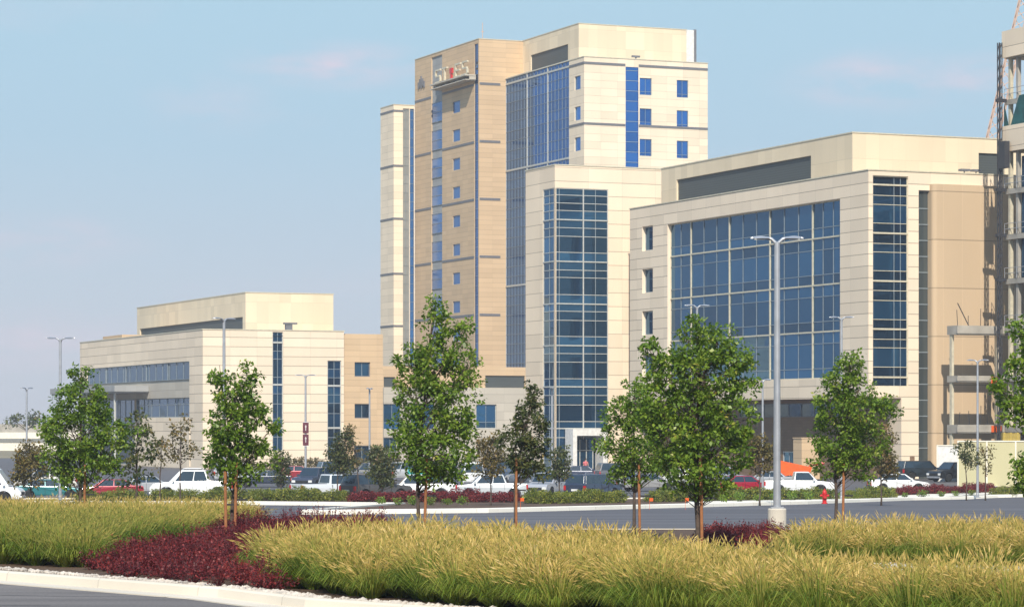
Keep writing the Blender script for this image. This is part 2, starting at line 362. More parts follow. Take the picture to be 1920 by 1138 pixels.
def curb(name, pts, w, h, mat, closed=True, gutter=0):
    """raised kerb along an outline; the outline is the bed edge, the kerb lies outside it"""
    p = resample(pts, 1.5, closed); n = len(p)
    area = sum(p[i].x*p[(i+1) % n].y - p[(i+1) % n].x*p[i].y for i in range(n))
    sg = 1 if area > 0 else -1
    nrm = []
    for i in range(n):
        a = p[(i-1) % n] if closed or i > 0 else p[i]; b = p[(i+1) % n] if closed or i < n-1 else p[i]
        d = (b-a).normalized(); nrm.append(Vector((d.y, -d.x))*sg)
    prof = [(0, -.05), (0, h), (w*.75, h), (w, h-.03), (w+.02, .012)] + ([(w+.02+gutter, .018), (w+.02+gutter, -.05)] if gutter else [(w+.02, -.05)])
    mb = MB(); k = len(prof)
    for i in range(n):
        for d, z in prof:
            q = p[i]+nrm[i]*d; mb.v.append((q.x, q.y, zroad(q.y)+z))
    dist = [0]
    for i in range(n): dist.append(dist[-1]+(p[(i+1) % n]-p[i]).length)
    for i in range(n if closed else n-1):
        for j in range(k-1):
            a = i*k+j; b = ((i+1) % n)*k+j
            mb.f.append((a, b, b+1, a+1)); mb.uv.append([(dist[i], 2+.1*j), (dist[i+1], 2+.1*j), (dist[i+1], 2.1+.1*j), (dist[i], 2.1+.1*j)]); mb.t.append(.5); mb.m.append(0)
    return tag(mb.build(name, mat), kind='structure')

def gp(px, D): return (X(px, D), D)
# the bed in the foreground
BED = [(-30, 76), (-20, 66.2), (-9.6, 51.6), (-4.6, 45.8), (-3.0, 43.0), (0.2, 39.6), (8, 34), (26, 24), (60, 12), (60, 70), (26, 84), (-3, 84), (-5.4, 86), (-8.0, 97), (-30, 99)]
mb = MB(); rg_ = random.Random(9)
for k in range(9):
    x, y = rg_.uniform(-14, 4), rg_.uniform(34, 49); q_ = [(x, y)]
    for j in range(7): x += rg_.uniform(.5, 1.1); y += rg_.uniform(-.35, .3); q_.append((x, y))
    for (a, b), (c, d) in zip(q_[:-1], q_[1:]): mb.face([(a, b-.02, zroad(b)+.004), (c, d-.02, zroad(d)+.004), (c, d+.02, zroad(d)+.004), (a, b+.02, zroad(b)+.004)])
tag(mb.build('asphalt_seams', M['black']), kind='structure')
slab('planting_bed', BED, .15, M['mulch'])
curb('front_kerb', BED, .16, .17, M['kerb'], gutter=.55)
# the narrow island and the planting bed in front of the parked cars
ISL = [gp(575, 125), gp(900, 131), gp(1300, 153), gp(1500, 168), gp(1700, 193), gp(1860, 205), gp(2100, 214), gp(2100, 240), gp(1900, 240), gp(1560, 200), gp(1300, 190), gp(900, 186), gp(450, 188), gp(-60, 186), gp(-60, 168), gp(470, 165), gp(760, 157)]
slab('island_bed', ISL, .13, M['mulch'])
curb('island_kerb', ISL, .5, .21, M['kerbw'], gutter=.0)
tag(MB() and slab('gravel_strip', [gp(1290, 157), gp(1500, 171), gp(1700, 196), gp(1900, 212), gp(1900, 222), gp(1700, 206), gp(1500, 180), gp(1290, 168)], .16, M['concw']), kind='structure')
mb = MB()
for i in range(14):   # pale parking lines on the asphalt
    x = -40 + i*2.8
    mb.face([(x, 190, zroad(190)+.006), (x+.12, 190, zroad(190)+.006), (x+.12, 196, zroad(196)+.006), (x, 196, zroad(196)+.006)])
tag(mb.build('parking_lines', M['white']), kind='structure')

# ---------------------------------------------------------------- building kit
class Bld:
    """sub-block of a building: x' along its front face (B), y' along its side face (A), both from the near corner"""
    def __init__(s, corner, root=None, parent=None):
        s.c = Vector(corner)
        s.root = parent; s.rc = root.c if root else s.c
        d = s.c - s.rc; s.off = (d.dot(V2), d.dot(U2), 0)
    def B(s, px, off=0):
        P = s.c + U2*off; k = (px-960)/F; return (k*P.y-P.x)/(V2.x-k*V2.y)
    def A(s, px, off=0):
        P = s.c + V2*off; k = (px-960)/F; return (k*P.y-P.x)/(U2.x-k*U2.y)
    def zB(s, px, py, off=0): return Z(py, (s.c + U2*off + V2*s.B(px, off)).y)
    def zA(s, px, py, off=0): return Z(py, (s.c + V2*off + U2*s.A(px, off)).y)
    def part(s, mb, name, mat, parent=None, **k):
        if parent is None: return mb.build(name, mat, s.root, loc=s.off, **k)
        return mb.build(name, mat, parent, **k)
def pt(pl, s_, d, z):
    f, o = pl
    return (s_, o+d, z) if f == 'B' else (o+d, s_, z)
def quad(mb, pl, s0, s1, z0, z1, d=0, tone=.5, tilt=None):
    if s0 > s1: s0, s1 = s1, s0
    a = [(s0, z0), (s1, z0), (s1, z1), (s0, z1)]
    if pl[0] == 'A': a = a[::-1]
    t = tilt if tilt is not None else (0, 0)
    p = [pt(pl, q[0], d + t[0]*(q[0]-(s0+s1)/2) + t[1]*(q[1]-(z0+z1)/2), q[1]) for q in a]
    mb.face(p, [(q[0], q[1]) for q in a], tone)
def wall(mb, pl, s0, s1, z0, z1, holes=(), depth=.25):
    if s0 > s1: s0, s1 = s1, s0
    hs = []
    for a, b, c, d in holes:
        if a > b: a, b = b, a
        if c > d: c, d = d, c
        hs.append((max(a, s0), min(b, s1), max(c, z0), min(d, z1)))
    S = sorted(set([s0, s1] + [q for h in hs for q in h[:2]])); ZZ = sorted(set([z0, z1] + [q for h in hs for q in h[2:]]))
    for i in range(len(S)-1):
        for j in range(len(ZZ)-1):
            m_ = (S[i]+S[i+1])/2; n_ = (ZZ[j]+ZZ[j+1])/2
            if any(h[0] < m_ < h[1] and h[2] < n_ < h[3] for h in hs): continue
            quad(mb, pl, S[i], S[i+1], ZZ[j], ZZ[j+1])
    for a, b, c, d in hs:
        for (e, f_) in (((a, c), (b, c)), ((b, c), (b, d)), ((b, d), (a, d)), ((a, d), (a, c))):
            p = [pt(pl, e[0], 0, e[1]), pt(pl, f_[0], 0, f_[1]), pt(pl, f_[0], depth, f_[1]), pt(pl, e[0], depth, e[1])]
            mb.face(p, [(e[0]+.5, e[1]+.5)]*4 if False else [(1.0, .5)]*4)
def bars(mb, pl, s0, s1, z0, z1, d0, d1):
    if s0 > s1: s0, s1 = s1, s0
    a = pt(pl, s0, d0, z0); b = pt(pl, s1, d1, z1)
    mb.box(a[0], b[0], a[1], b[1], z0, z1)
FRAMEM_ = M['alu']
def glazing(B_, name, pl, s0, s1, z0, z1, vs, hs, mat, bar, depth=.2, bw=.07, fw=.1, big_v=(), big_h=(), bigw=.22, tilt=.004, hbar=None, tones=None):
    if s0 > s1: s0, s1 = s1, s0
    if z0 > z1: z0, z1 = z1, z0
    inn = lambda L, a, b: sorted(q for q in L if a+.05 < q < b-.05)
    S = [s0] + sorted(set(inn(vs, s0, s1)+inn(big_v, s0, s1))) + [s1]; H = [z0] + sorted(set(inn(hs, z0, z1)+inn(big_h, z0, z1))) + [z1]
    g = MB()
    for j in range(len(H)-1):
        rowt = random.random()
        for i in range(len(S)-1):
            t = min(1, max(0, rowt*.6 + random.random()*.4)) if tones is None else tones(i, j, len(S)-1, len(H)-1)
            quad(g, pl, S[i], S[i+1], H[j], H[j+1], depth, t, (random.gauss(0, tilt), random.gauss(0, tilt)))
    o = B_.part(g, name, mat)
    f = MB()
    d0, d1 = depth-.06, depth+.02
    for q in inn(vs, s0, s1): bars(f, pl, q-bw/2, q+bw/2, z0, z1, d0, d1)
    if hbar is None:
        for q in inn(hs, z0, z1): bars(f, pl, s0, s1, q-bw/2, q+bw/2, d0-.004, d1)
    if f.v: f.build('window_grid', M['dim'], o)
    f = MB()
    for q in inn(big_v, s0, s1): bars(f, pl, q-bigw/2, q+bigw/2, z0, z1, d0-.07, d1)
    for q in inn(big_h, z0, z1): bars(f, pl, s0, s1, q-bigw/2, q+bigw/2, d0-.066, d1)
    if hbar is not None:
        for q in inn(hs, z0, z1): bars(f, pl, s0, s1, q-bw/2, q+bw/2, d0-.008, d1)
    if f.v: f.build('main_window_grid', bar, o)
    e = MB()
    bars(e, pl, s0, s0+fw, z0, z1, d0-.02, d1); bars(e, pl, s1-fw, s1, z0, z1, d0-.02, d1)
    bars(e, pl, s0+fw, s1-fw, z0, z0+fw, d0-.017, d1); bars(e, pl, s0+fw, s1-fw, z1-fw, z1, d0-.017, d1)
    e.build('frame', bar if bar is not FRAMEM_ or fw > .09 else M['dim'], o)
    return o
def coping(B_, w, l, z, mat, t=.12, over=.06):
    mb = MB()
    mb.box(-over, w+over, -over, .4, z, z+t); mb.box(-over, .4, .4, l+over, z, z+t)
    mb.box(w-.4, w+over, .4, l+over, z, z+t); mb.box(.4, w-.4, l-.4, l+over, z, z+t)
    return B_.part(mb, 'coping', mat)
def shell(mb, w, l, z0, z1, holesA=(), holesB=(), depth=.25, A0=0, A1=None, B0=0, B1=None):
    """side A, front B, plus the two far sides"""
    wall(mb, ('B', 0), 0, w, z0, z1, holesB, depth); wall(mb, ('A', 0), 0, l, z0, z1, holesA, depth)
    mb.face([(w, 0, z0), (w, l, z0), (w, l, z1), (w, 0, z1)]); mb.face([(w, l, z0), (0, l, z0), (0, l, z1), (w, l, z1)])
def roofq(B_, w, l, z):
    mb = MB(); mb.face([(.02, .02, z), (w-.02, .02, z), (w-.02, l-.02, z), (.02, l-.02, z)]); return B_.part(mb, 'roof', M['roof'])

def lin(a, b, n): return [a+(b-a)*i/n for i in range(1, n)]
FRAMEM = M['alu']

# ================================================================ left building
cL = (X(380, 340), 340)
rt = empty('medical_building', (cL[0], cL[1], 0), TH, 'low cream three storey building with tan end bay and grey entrance canopy', 'building')
L = Bld(cL, None, rt)
zt = L.zB(380, 618); wB = L.B(645); lA = L.A(150)
a355, a150 = L.A(355), L.A(152)
z1, z2, z3, z4 = L.zA(355, 677), L.zA(355, 711), L.zA(355, 745), L.zA(355, 782)
a252 = L.A(252)
hA = [(a355, L.A(163), z1, z2), (a355, a150, z2, z3), (a355, a252, z3, z4), (a252, a150, z3, .3), (L.A(357), L.A(349), z4, .3)]
hA[4] = (L.A(357), a355+.0, z4-.0, .3)
b1, b2 = L.B(511), L.B(531); b3, b4 = L.B(614), L.B(640)
zs1 = L.zB(520, 845); zs2a, zs2b = L.zB(627, 676), L.zB(627, 862)
hB = [(b1, b2, zt-.15, zs1), (b3, b4, zs2a, zs2b)]
mb = MB(); shell(mb, wB, lA, -.2, zt, hA, hB, .3); L.part(mb, 'wall', M['cream'])
glazing(L, 'window', ('A', 0), hA[0][0], hA[0][1], z2, z1, lin(hA[0][0], hA[0][1], 16), [], M['g_ribbon'], M['dim'], big_v=lin(hA[0][0], hA[0][1], 5), bigw=.12)
g = MB(); quad(g, ('A', 0), a355, a150, z3, z2, .12); L.part(g, 'spandrel_panel', M['greywall'])
glazing(L, 'window', ('A', 0), a355, a252, z4, z3, lin(a355, a252, 7), [z4+1.6], M['g_ribbon'], M['dim'], depth=.35)
glazing(L, 'window', ('A', 0), a252, a150, .3, z3, lin(a252, a150, 10), [1.5, 3.2, 4.8, 6.4], M['g_ribbon'], M['dim'], depth=.35, big_h=[4.8])
glazing(L, 'window', ('A', 0), hA[4][0], hA[4][1], .3, z4, [], [3, 5], M['g_teal'], M['trim'], depth=.35)
yB1 = [642, 658, 673, 707, 721, 738, 757, 785, 802, 819]
glazing(L, 'window', ('B', 0), b1, b2, zs1, zt-.15, [(b1+b2)/2], [L.zB(520, y) for y in yB1], M['g_teal'], FRAMEM, big_h=[L.zB(520, 642), L.zB(520, 721), L.zB(520, 802)])
glazing(L, 'window', ('B', 0), b3, b4, zs2b, zs2a, [(b3+b4)/2], [L.zB(627, y) for y in (692, 708, 740, 756, 775, 820, 840)], M['g_teal'], FRAMEM, big_h=[L.zB(627, 723), L.zB(627, 802)])
coping(L, wB, lA, zt, M['alu_cream']); roofq(L, wB, lA, zt-.6)
# tan end bay
LT = Bld(L.c + V2*(wB+.003) + U2*.35, L, rt); wT = LT.B(718)
hT = [(LT.B(665), LT.B(694), LT.zB(680, 679), LT.zB(680, 706)), (LT.B(665), LT.B(694), LT.zB(680, 757), LT.zB(680, 784)), (LT.B(664), LT.B(695), LT.zB(680, 835), LT.zB(680, 866))]
mb = MB(); wall(mb, ('B', 0), 0, wT, -.2, zt-.25, hT, .3); mb.face([(wT, 0, -.2), (wT, 20, -.2), (wT, 20, zt-.25), (wT, 0, zt-.25)]); mb.face([(0, 0, zt-.25), (wT, 0, zt-.25), (wT, 20, zt-.25), (0, 20, zt-.25)])
LT.part(mb, 'tan_wall', M['tan'])
for h in hT: glazing(LT, 'window', ('B', 0), *h, [(h[0]+h[1])/2], [], M['g_teal'], M['trim'] if h[3] > 3 else FRAMEM, depth=.28)
# roof block
LP = Bld(L.c + V2*10 + U2*L_off if False else L.c + V2*10 + U2*14.6, L, rt)
zp = LP.zB(460, 549); wp, lp = LP.B(625), LP.A(257)
la, lb = LP.A(455), LP.A(262); zl = LP.zA(455, 594)
mb = MB(); shell(mb, wp, lp, zt-.6, zp, [(la, lb, zt+.2, zl)], []); LP.part(mb, 'roof_block', M['ph'])
g = MB(); quad(g, ('A', 0), la, lb, zt+.2, zl, .22); LP.part(g, 'louvre', M['louvre'])
coping(LP, wp, lp, zp, M['alu_cream']); roofq(LP, wp, lp, zp-.2)
g = MB(); g.box(2, 9, 44, 54, zt-.6, zt+.75); L.part(g, 'stair_head', M['tan'])
g = MB(); g.box(12.2, 13.0, 5, 5.6, zt-.6, zt+1.0); g.box(12.0, 13.6, 4.9, 5.7, zt+1.0, zt+1.2); L.part(g, 'roof_vent', M['trim'])
# canopy
g = MB(); zc = L.zA(200, 727)
g.box(-4.4, .1, 24, 58, zc-.75, zc); g.box(-4.2, .1, 24.2, 57.8, zc-.9, zc-.75)
cn = L.part(g, 'canopy', M['grey'])
for yy in (26, 40, 55): g = MB(); g.tube([(-3.8, yy, 0), (-3.8, yy, zc-.9)], .16, 10); g.build('canopy_column', M['alu'], cn)

# ================================================================ podium between left building and tower
cP = (X(719, 391), 391)
rt = empty('link_building', (cP[0], cP[1], 0), TH, 'low grey link block with dark louvre at the foot of the tower', 'building')
P = Bld(cP, None, rt)
w = P.B(995); z0 = P.zB(940, 727); zu = P.zB(940, 688)
hs = [(.02, P.B(752), P.zB(735, 757), P.zB(735, 805)), (P.B(893), P.B(931), P.zB(910, 758), P.zB(910, 803)), (.02, P.B(745), P.zB(735, 820), P.zB(735, 848)), (P.B(770), P.B(815), P.zB(790, 757), P.zB(790, 805))]
mb = MB(); wall(mb, ('B', 0), 0, w, -.2, z0, hs, .3); mb.face([(0, 0, z0), (w, 0, z0), (w, 9, z0), (0, 9, z0)]); mb.face([(0, 0, -.2), (0, 9, -.2), (0, 9, z0), (0, 0, z0)])
P.part(mb, 'wall', M['greywall'])
for h in hs: glazing(P, 'window', ('B', 0), *h, [(h[0]+h[1])/2] , [(h[2]+h[3])/2-.8], M['g_navy'], FRAMEM, depth=.28)
l1, l2 = P.B(910, .6), P.B(984, .6); l3, l4 = P.B(719.5, .6), P.B(741, .6); zl0 = z0+.02; zl1 = P.zB(940, 704)
mb = MB(); wall(mb, ('B', .6), 0, w, z0-.5, zu, [(l1, l2, zl0, zl1), (l3, l4, zl0, zl1-.3)], .2); mb.face([(0, .6, zu), (w, .6, zu), (w, 9, zu), (0, 9, zu)]); mb.face([(0, .6, z0), (0, 9, z0), (0, 9, zu), (0, .6, zu)])
P.part(mb, 'tan_parapet', M['tan'])
g = MB(); quad(g, ('B', .6), l1, l2, zl0, zl1, .18); P.part(g, 'louvre', M['louvre']); g = MB(); quad(g, ('B', .6), l3, l4, zl0, zl1-.3, .18); P.part(g, 'louvre', M['louvre'])

# ================================================================ hospital tower
cT3 = (X(1095, 400.5), 400.5)
rt = empty('hospital_tower', (cT3[0], cT3[1], 0), TH, 'tall tan and cream tower with blue glass and lettered rooftop sign', 'building')
T3 = Bld(cT3, None, rt)
T1 = Bld((X(898, 425), 425), T3, rt)
bandz = [T1.zB(900, y) for y in (157, 265, 373, 481, 590)]
# tan block
zt = T1.zA(897, 74); lA = T1.A(778); wB = 11.5
e0, e1 = T1.A(897), T1.A(889.5); s0, s1 = T1.A(829), T1.A(809); q0, q1 = T1.A(862.5), T1.A(849)
zw = [(T1.zA(819, 192) - i*4.32) for i in range(11)]; zq = [(T1.zA(856, 190) - i*4.36) for i in range(11)]
whq = 22*434/F; whs = 37*442/F
holes = [(q0, q1, z-whq, z) for z in zq] + [(s0, s1, zw[-1]-whs, zt-.5)] + [(e0+.15, e1, 9, zt-.6)]
mb = MB(); wall(mb, ('A', 0), 0, lA, 0, zt, holes, .18); wall(mb, ('B', 0), 0, wB, 0, zt)
mb.face([(wB, 0, 0), (wB, lA, 0), (wB, lA, zt), (wB, 0, zt)]); mb.face([(wB, lA, 0), (0, lA, 0), (0, lA, zt), (wB, lA, zt)])
T1.part(mb, 'tan_wall', M['tan'])
g = MB(); quad(g, ('A', 0), s0, s1, zw[-1]-whs, zt-.5, .16); T1.part(g, 'spandrel_panel', M['grey'])
for z in zw: glazing(T1, 'window', ('A', 0), s0-.08, s1+.08, z-whs, z, [], [z-whs*.5], M['g_blue2'], FRAMEM, depth=.12, fw=.06, tilt=.001)
for z in zq: glazing(T1, 'window', ('A', 0), q0, q1, z-whq, z, [], [], M['g_blue2'], FRAMEM, depth=.16, fw=.06)
glazing(T1, 'corner_glazing', ('A', 0), e0+.15, e1, 9, zt-.6, [], [9+1.44*i for i in range(1, 36)], M['g_mid'], M['trim'], depth=.15, bw=.05, fw=.05)
for z in bandz:
    g = MB(); g.box(.1, T1.B(938), -.05, .05, z-.18, z+.18)
    T1.part(g, 'trim_band', M['trim'])
    for a, b in ((e1+.1, s0-.15), (s1+.15, lA)): g = MB(); bars(g, ('A', 0), a, b, z-.18, z+.18, -.05, .05); T1.part(g, 'trim_band', M['trim'])
coping(T1, wB, lA, zt, M['alu_cream']); roofq(T1, wB, lA, zt-.3)
g = MB(); g.tube([(1, 1, zt), (1, 1, zt+2.6)], .05, 6); g.box(.8, 1.2, .95, 1.05, zt+1.2, zt+1.3); T1.part(g, 'antenna', M['crane'])
# left bay
T2 = Bld((X(738, 448.2), 448.2), T3, rt)
zb = T2.zB(738, 197); w2 = T2.B(778) - .05; l2 = T2.A(713.5)
gA, gB = T2.B(755.5), T2.B(767.5)
mb = MB(); shell(mb, w2, l2, 0, zb, [], [(gA, gB, 9, zb-.5), (gB+.1, w2-.1, 9, zb-.5)], .2); T2.part(mb, 'cream_wall', M['cream_fine'])
hh = [9+1.44*i for i in range(1, 33)]
glazing(T2, 'grey_glazing', ('B', 0), gA, gB, 9, zb-.5, [(gA+gB)/2], hh, M['g_grey'], M['grey'], depth=.18, bw=.05, fw=.06)
glazing(T2, 'blue_glazing', ('B', 0), gB+.1, w2-.1, 9, zb-.5, [], hh, M['g_blue2'], M['trim'], depth=.18, bw=.05, fw=.04)
for y in (208, 311, 410, 513, 611):
    g = MB(); z = T2.zB(740, y); g.box(-.06, gA, -.06, .05, z-.16, z+.16); g.box(-.06, .05, .05, l2, z-.16, z+.16)
    T2.part(g, 'trim_band', M['trim'])
coping(T2, w2, l2, zb, M['alu_cream']); roofq(T2, w2, l2, zb-.3)
# right block
zr = T3.zB(1095, 107); w3 = T3.B(1327); l3 = T3.A(948)
ga = T3.A(1067)
z9 = T3.zA(1065, 113)
win = [(T3.A(1088.5), T3.A(1077.5), T3.zA(1083, 143)-i*4.34-1.95, T3.zA(1083, 143)-i*4.34) for i in range(6)]
holesA = [(ga, l3-.02, 8, z9)] + win
st0, st1 = T3.B(1173), T3.B(1197)
zz = T3.zB(1211, 147); zy = T3.zB(1280, 151)
wb = [(T3.B(1199.5), T3.B(1222), zz-i*4.34-2.42, zz-i*4.34) for i in range(8)] + [(T3.B(1269), T3.B(1290.5), zy-i*4.34-2.5, zy-i*4.34) for i in range(8)]
holesB = [(st0, st1, 8, zr-1.1)] + wb
mb = MB(); shell(mb, w3, l3+.2, 0, zr, holesA, holesB, .22); T3.part(mb, 'cream_wall', M['cream_fine'])
for h in win + wb: glazing(T3, 'window', ('A' if h in win else 'B', 0), *h, [h[0]+(h[1]-h[0])*.5] if h in wb else [], [h[2]+.5] if h in wb else [], M['g_blue'], FRAMEM, depth=.2, fw=.07, bw=.05)
glazing(T3, 'stair_glazing', ('B', 0), st0, st1, 8, zr-1.1, [], [8+1.445*i for i in range(1, 34)], M['g_blue'], M['g_blue'], depth=.12, bw=.08, fw=.06)
m1, m2 = T3.A(1026.5), T3.A(988)
vs = []
for a, b, n in ((ga, m1, 6), (m1, m2, 6), (m2, l3, 7)): vs += lin(a, b, n)
big = [T3.zA(1064, 126), T3.zA(1064, 297), T3.zA(1064, 297)-17.3, T3.zA(1064, 297)-30]
glazing(T3, 'curtain_wall', ('A', 0), ga, l3-.02, 8, z9, vs, [big[0]-4.34*i/3 for i in range(1, 33)], M['g_mid'], M['alu'], depth=.1, bw=.05, big_v=[m1, m2], big_h=big, bigw=.26, tilt=.0025)
for y in (118, 231.5, 345):
    z = T3.zB(1095, y); g = MB(); g.box(-.06, st0-.05, -.06, .05, z-.16, z+.16); g.box(-.06, .05, .05, ga-.1, z-.16, z+.16); T3.part(g, 'trim_band', M['trim'])
    g = MB(); g.box(st1+.05, w3, -.06, .05, z-.16, z+.16); T3.part(g, 'trim_band', M['trim'])
coping(T3, w3, l3, zr, M['alu_cream']); roofq(T3, w3, l3, zr-.6)
# roof block
T4 = Bld(T3.c + V2*2.8 + U2*8, T3, rt); zp = T4.zB(1087, 45); w4 = T4.B(1287); l4 = 22
a0, a1 = T4.A(1065), T4.A(995); zl = T4.zA(1065, 83)
mb = MB(); shell(mb, w4, l4, zr-.6, zp, [(a0, a1, zr-.3, zl)], []); T4.part(mb, 'roof_block', M['ph'])
g = MB(); quad(g, ('A', 0), a0, a1, zr-.3, zl, .2); T4.part(g, 'louvre', M['louvre'])
coping(T4, w4, l4, zp, M['alu_cream']); roofq(T4, w4, l4, zp-.2)
w5 = T4.B(1303); g = MB(); g.box(w4+.08, w5, .3, 6, zr-.6, zp+.1); T4.part(g, 'white_shaft', M['white'])
g = MB(); g.box(w5+.01, w5+.35, .2, 6, zr-.6, zp+.2); T4.part(g, 'shaft_edge', M['trim'])
g = MB(); g.tube([(10, 4, zr-.6), (10, 4, zr+1.0)], .12, 8); g.box(9.4, 10.6, 3.8, 4.2, zr+.9, zr+1.15); T3.part(g, 'roof_vent', M['trim'])
# the sign on the tan block
sa, sb = T1.A(892), T1.A(825)
zs = T1.zA(890, 141); zsT = T1.zA(890, 113)
g = MB(); bars(g, ('A', 0), sa, sb, zs-.2, zs, -1.7, .02); bars(g, ('A', 0), sa, sb, zs-.85, zs-.72, -1.7, .02)
for q in [sa+(sb-sa)*k/6 for k in range(7)]: bars(g, ('A', 0), q-.08, q+.08, zs-.75, zs-.25, -1.05, .0)
sg = T1.part(g, 'sign_frame', M['greywall'])
# letters: strokes standing on the frame (white, one of them red)
def strokes(segs, s_l, s_r, zb_, zt_, mat, nm):
    g = MB()
    for (x0, y0, x1, y1) in segs:
        A_, B_ = s_l+(s_r-s_l)*x0, s_l+(s_r-s_l)*x1
        bars(g, ('A', 0), min(A_, B_), max(A_, B_), zb_+(zt_-zb_)*y0, zb_+(zt_-zb_)*y1, -1.05, -.75)
    g.build(nm, mat, sg)
Sx = [(.1, .88, 1, 1), (0, .55, .16, .88), (.1, .44, .9, .56), (.84, .12, 1, .44), (0, 0, .9, .12)]
Tx = [(0, .88, 1, 1), (.42, 0, .58, .88)]
Ex = [(0, 0, .16, 1), (.16, .88, 1, 1), (.16, .44, .85, .56), (.16, 0, 1, .12)]
Rx = [(.40, .0, .60, .4), (.28, .42, .72, .8)]
L0 = sb - .4; gap = (sb-sa-.8)/5.0
for k, (sh, mt) in enumerate(((Sx, 'alu_cream'), (Tx, 'alu_cream'), (Rx, 'hydrant'), (Ex, 'alu_cream'), (Sx, 'alu_cream'))):
    l_ = L0 - gap*k; strokes(sh, l_, l_-gap*.78, zs+.1, zsT, M[mt], 'sign_letter')
g = MB()
ec = (T1.A(791)); ez = T1.zA(791, 154)
for k in range(5):
    a = R(20+35*k); bars(g, ('A', 0), ec-1.2+.6*k-.16, ec-1.2+.6*k+.16, ez-1.0+(.3 if k % 2 else 0), ez+.9-abs(k-2)*.45, -.2, .0)
T1.part(g, 'wall_emblem', M['trim'])

# ================================================================ middle building with the glass corner
cM = (X(1040, 320), 320)
rt = empty('glass_corner_building', (cM[0], cM[1], 0), TH, 'cream building with tall dark glass corner and white entrance portal in front of the tower', 'building')
Mb = Bld(cM, None, rt)
zt = Mb.zB(1040, 310); w = Mb.B(1262); l = Mb.A(985.5)
gA_, gB_ = Mb.A(1018), Mb.B(1140.5); zg = Mb.zB(1040, 352)
mb = MB(); wall(mb, ('B', 0), 0, w, -.2, zt, [(0, gB_, -.2, zg)], .2); wall(mb, ('A', 0), 0, l, -.2, zt, [(0, gA_, -.2, zg)], .2)
mb.face([(w, 0, -.2), (w, l, -.2), (w, l, zt), (w, 0, zt)]); mb.face([(w, l, -.2), (0, l, -.2), (0, l, zt), (w, l, zt)])
Mb.part(mb, 'wall', M['cream_tall'])
Hm = [Mb.zB(1094, y) for y in (413, 491, 570, 648, 725, 803)]
hm = [Mb.zB(1094, y) for y in (367, 396, 382, 428, 444, 474, 507, 521, 553, 584, 601, 631, 663, 679, 710, 741, 759, 790, 820, 845)]
def mtone(i, j, n, m_):
    return [.2, .85, .5, .3][(m_-j+1) % 4] + random.random()*.2
glazing(Mb, 'curtain_wall', ('B', 0), .12, gB_, .05, zg, [Mb.B(1049), Mb.B(1117)], hm, M['g_teal'], M['alu'], depth=.12, bw=.07, big_h=Hm, bigw=.13, big_v=[Mb.B(1094)], tones=mtone, hbar=1)
glazing(Mb, 'curtain_wall', ('A', 0), .12, gA_, .05, zg, [gA_/2], hm, M['g_navy'], M['alu'], depth=.12, bw=.07, big_h=Hm, bigw=.14, hbar=1)
g = MB(); g.box(0.0, .13, 0.0, .13, .0, zg-.003); Mb.part(g, 'corner_mullion', M['alu'])
coping(Mb, w, l, zt, M['alu_cream']); roofq(Mb, w, l, zt-.6)
p0, p1 = Mb.B(1073, -2), Mb.B(1137, -2); zp_ = Mb.zB(1100, 804)
g = MB(); g.box(p0, p1, -2.2, -.05, zp_-.75, zp_); g.box(p0, p0+.5, -2.2, -.05, 0, zp_-.75); g.box(p1-.5, p1, -2.2, -.05, 0, zp_-.75); g.box(p0+.5, p1-.5, -2.0, -.1, zp_-.8, zp_-.75)
pr = Mb.part(g, 'entrance_portal', M['white'])
g = MB(); g.box(p0+.9, p1-.9, -.25, -.07, .1, zp_-1.2); g.build('entrance_door', M['g_teal'], pr)
g = MB()
for k in range(4): q = p0+.9+(p1-p0-1.8)*k/3; g.box(q-.05, q+.05, -.3, -.06, .1, zp_-1.2)
g.box(p0+.9, p1-.9, -.29, -.06, 2.4, 2.5); g.build('door_frame', M['alu'], pr)

# ================================================================ right building
cR = (X(1628, 269.5), 269.5)
rt = empty('research_building', (cR[0], cR[1], 0), TH, 'long cream building with a huge gridded blue glass wall', 'building')
Rb = Bld(cR, None, rt)
zt = Rb.zA(1628, 319.5); l = Rb.A(1181); wgl0, wgl1 = Rb.B(1636.5), Rb.B(1703); wc = Rb.B(1722.5); wS = Rb.B(1741)
g0, g1 = Rb.A(1575), Rb.A(1251.5); zgt = Rb.zA(1575, 373); zgb = Rb.zA(1500, 711); zb = Rb.zA(1450, 749)
zgt2 = Rb.zB(1670, 330); zgb2 = Rb.zB(1670, 725); zb2 = zb
wn = []
for y0, y1 in ((424, 470), (504, 549), (583, 628), (663, 708)):
    wn.append((Rb.A(1224), Rb.A(1204), Rb.zA(1214, y1), Rb.zA(1214, y0)))
mb = MB(); wall(mb, ('A', 0), 0, l, zb, zt, [(g0, g1, zgb, zgt)]+wn, .5)
wall(mb, ('B', 0), 0, wc, zb2, zt, [(wgl0, wgl1, zgb2, zgt2)], .3)
# foot of the front face
c0 = Rb.B(1690); wall(mb, ('B', 0), c0, wc, -.2, zb2)
mb.face([(c0, 0, -.2), (c0, 2.6, -.2), (c0, 2.6, zb2), (c0, 0, zb2)])
# above the slot and tan block
wE = Rb.B(1990); zTop = Rb.zB(1760, 345, -.8)
wall(mb, ('B', 0), wc, wE, zTop-.6, zt-.0)
mb.face([(wE, 0, -.2), (wE, l, -.2), (wE, l, zt), (wE, 0, zt)]); mb.face([(wE, l, -.2), (0, l, -.2), (0, l, zt), (wE, l, zt)])
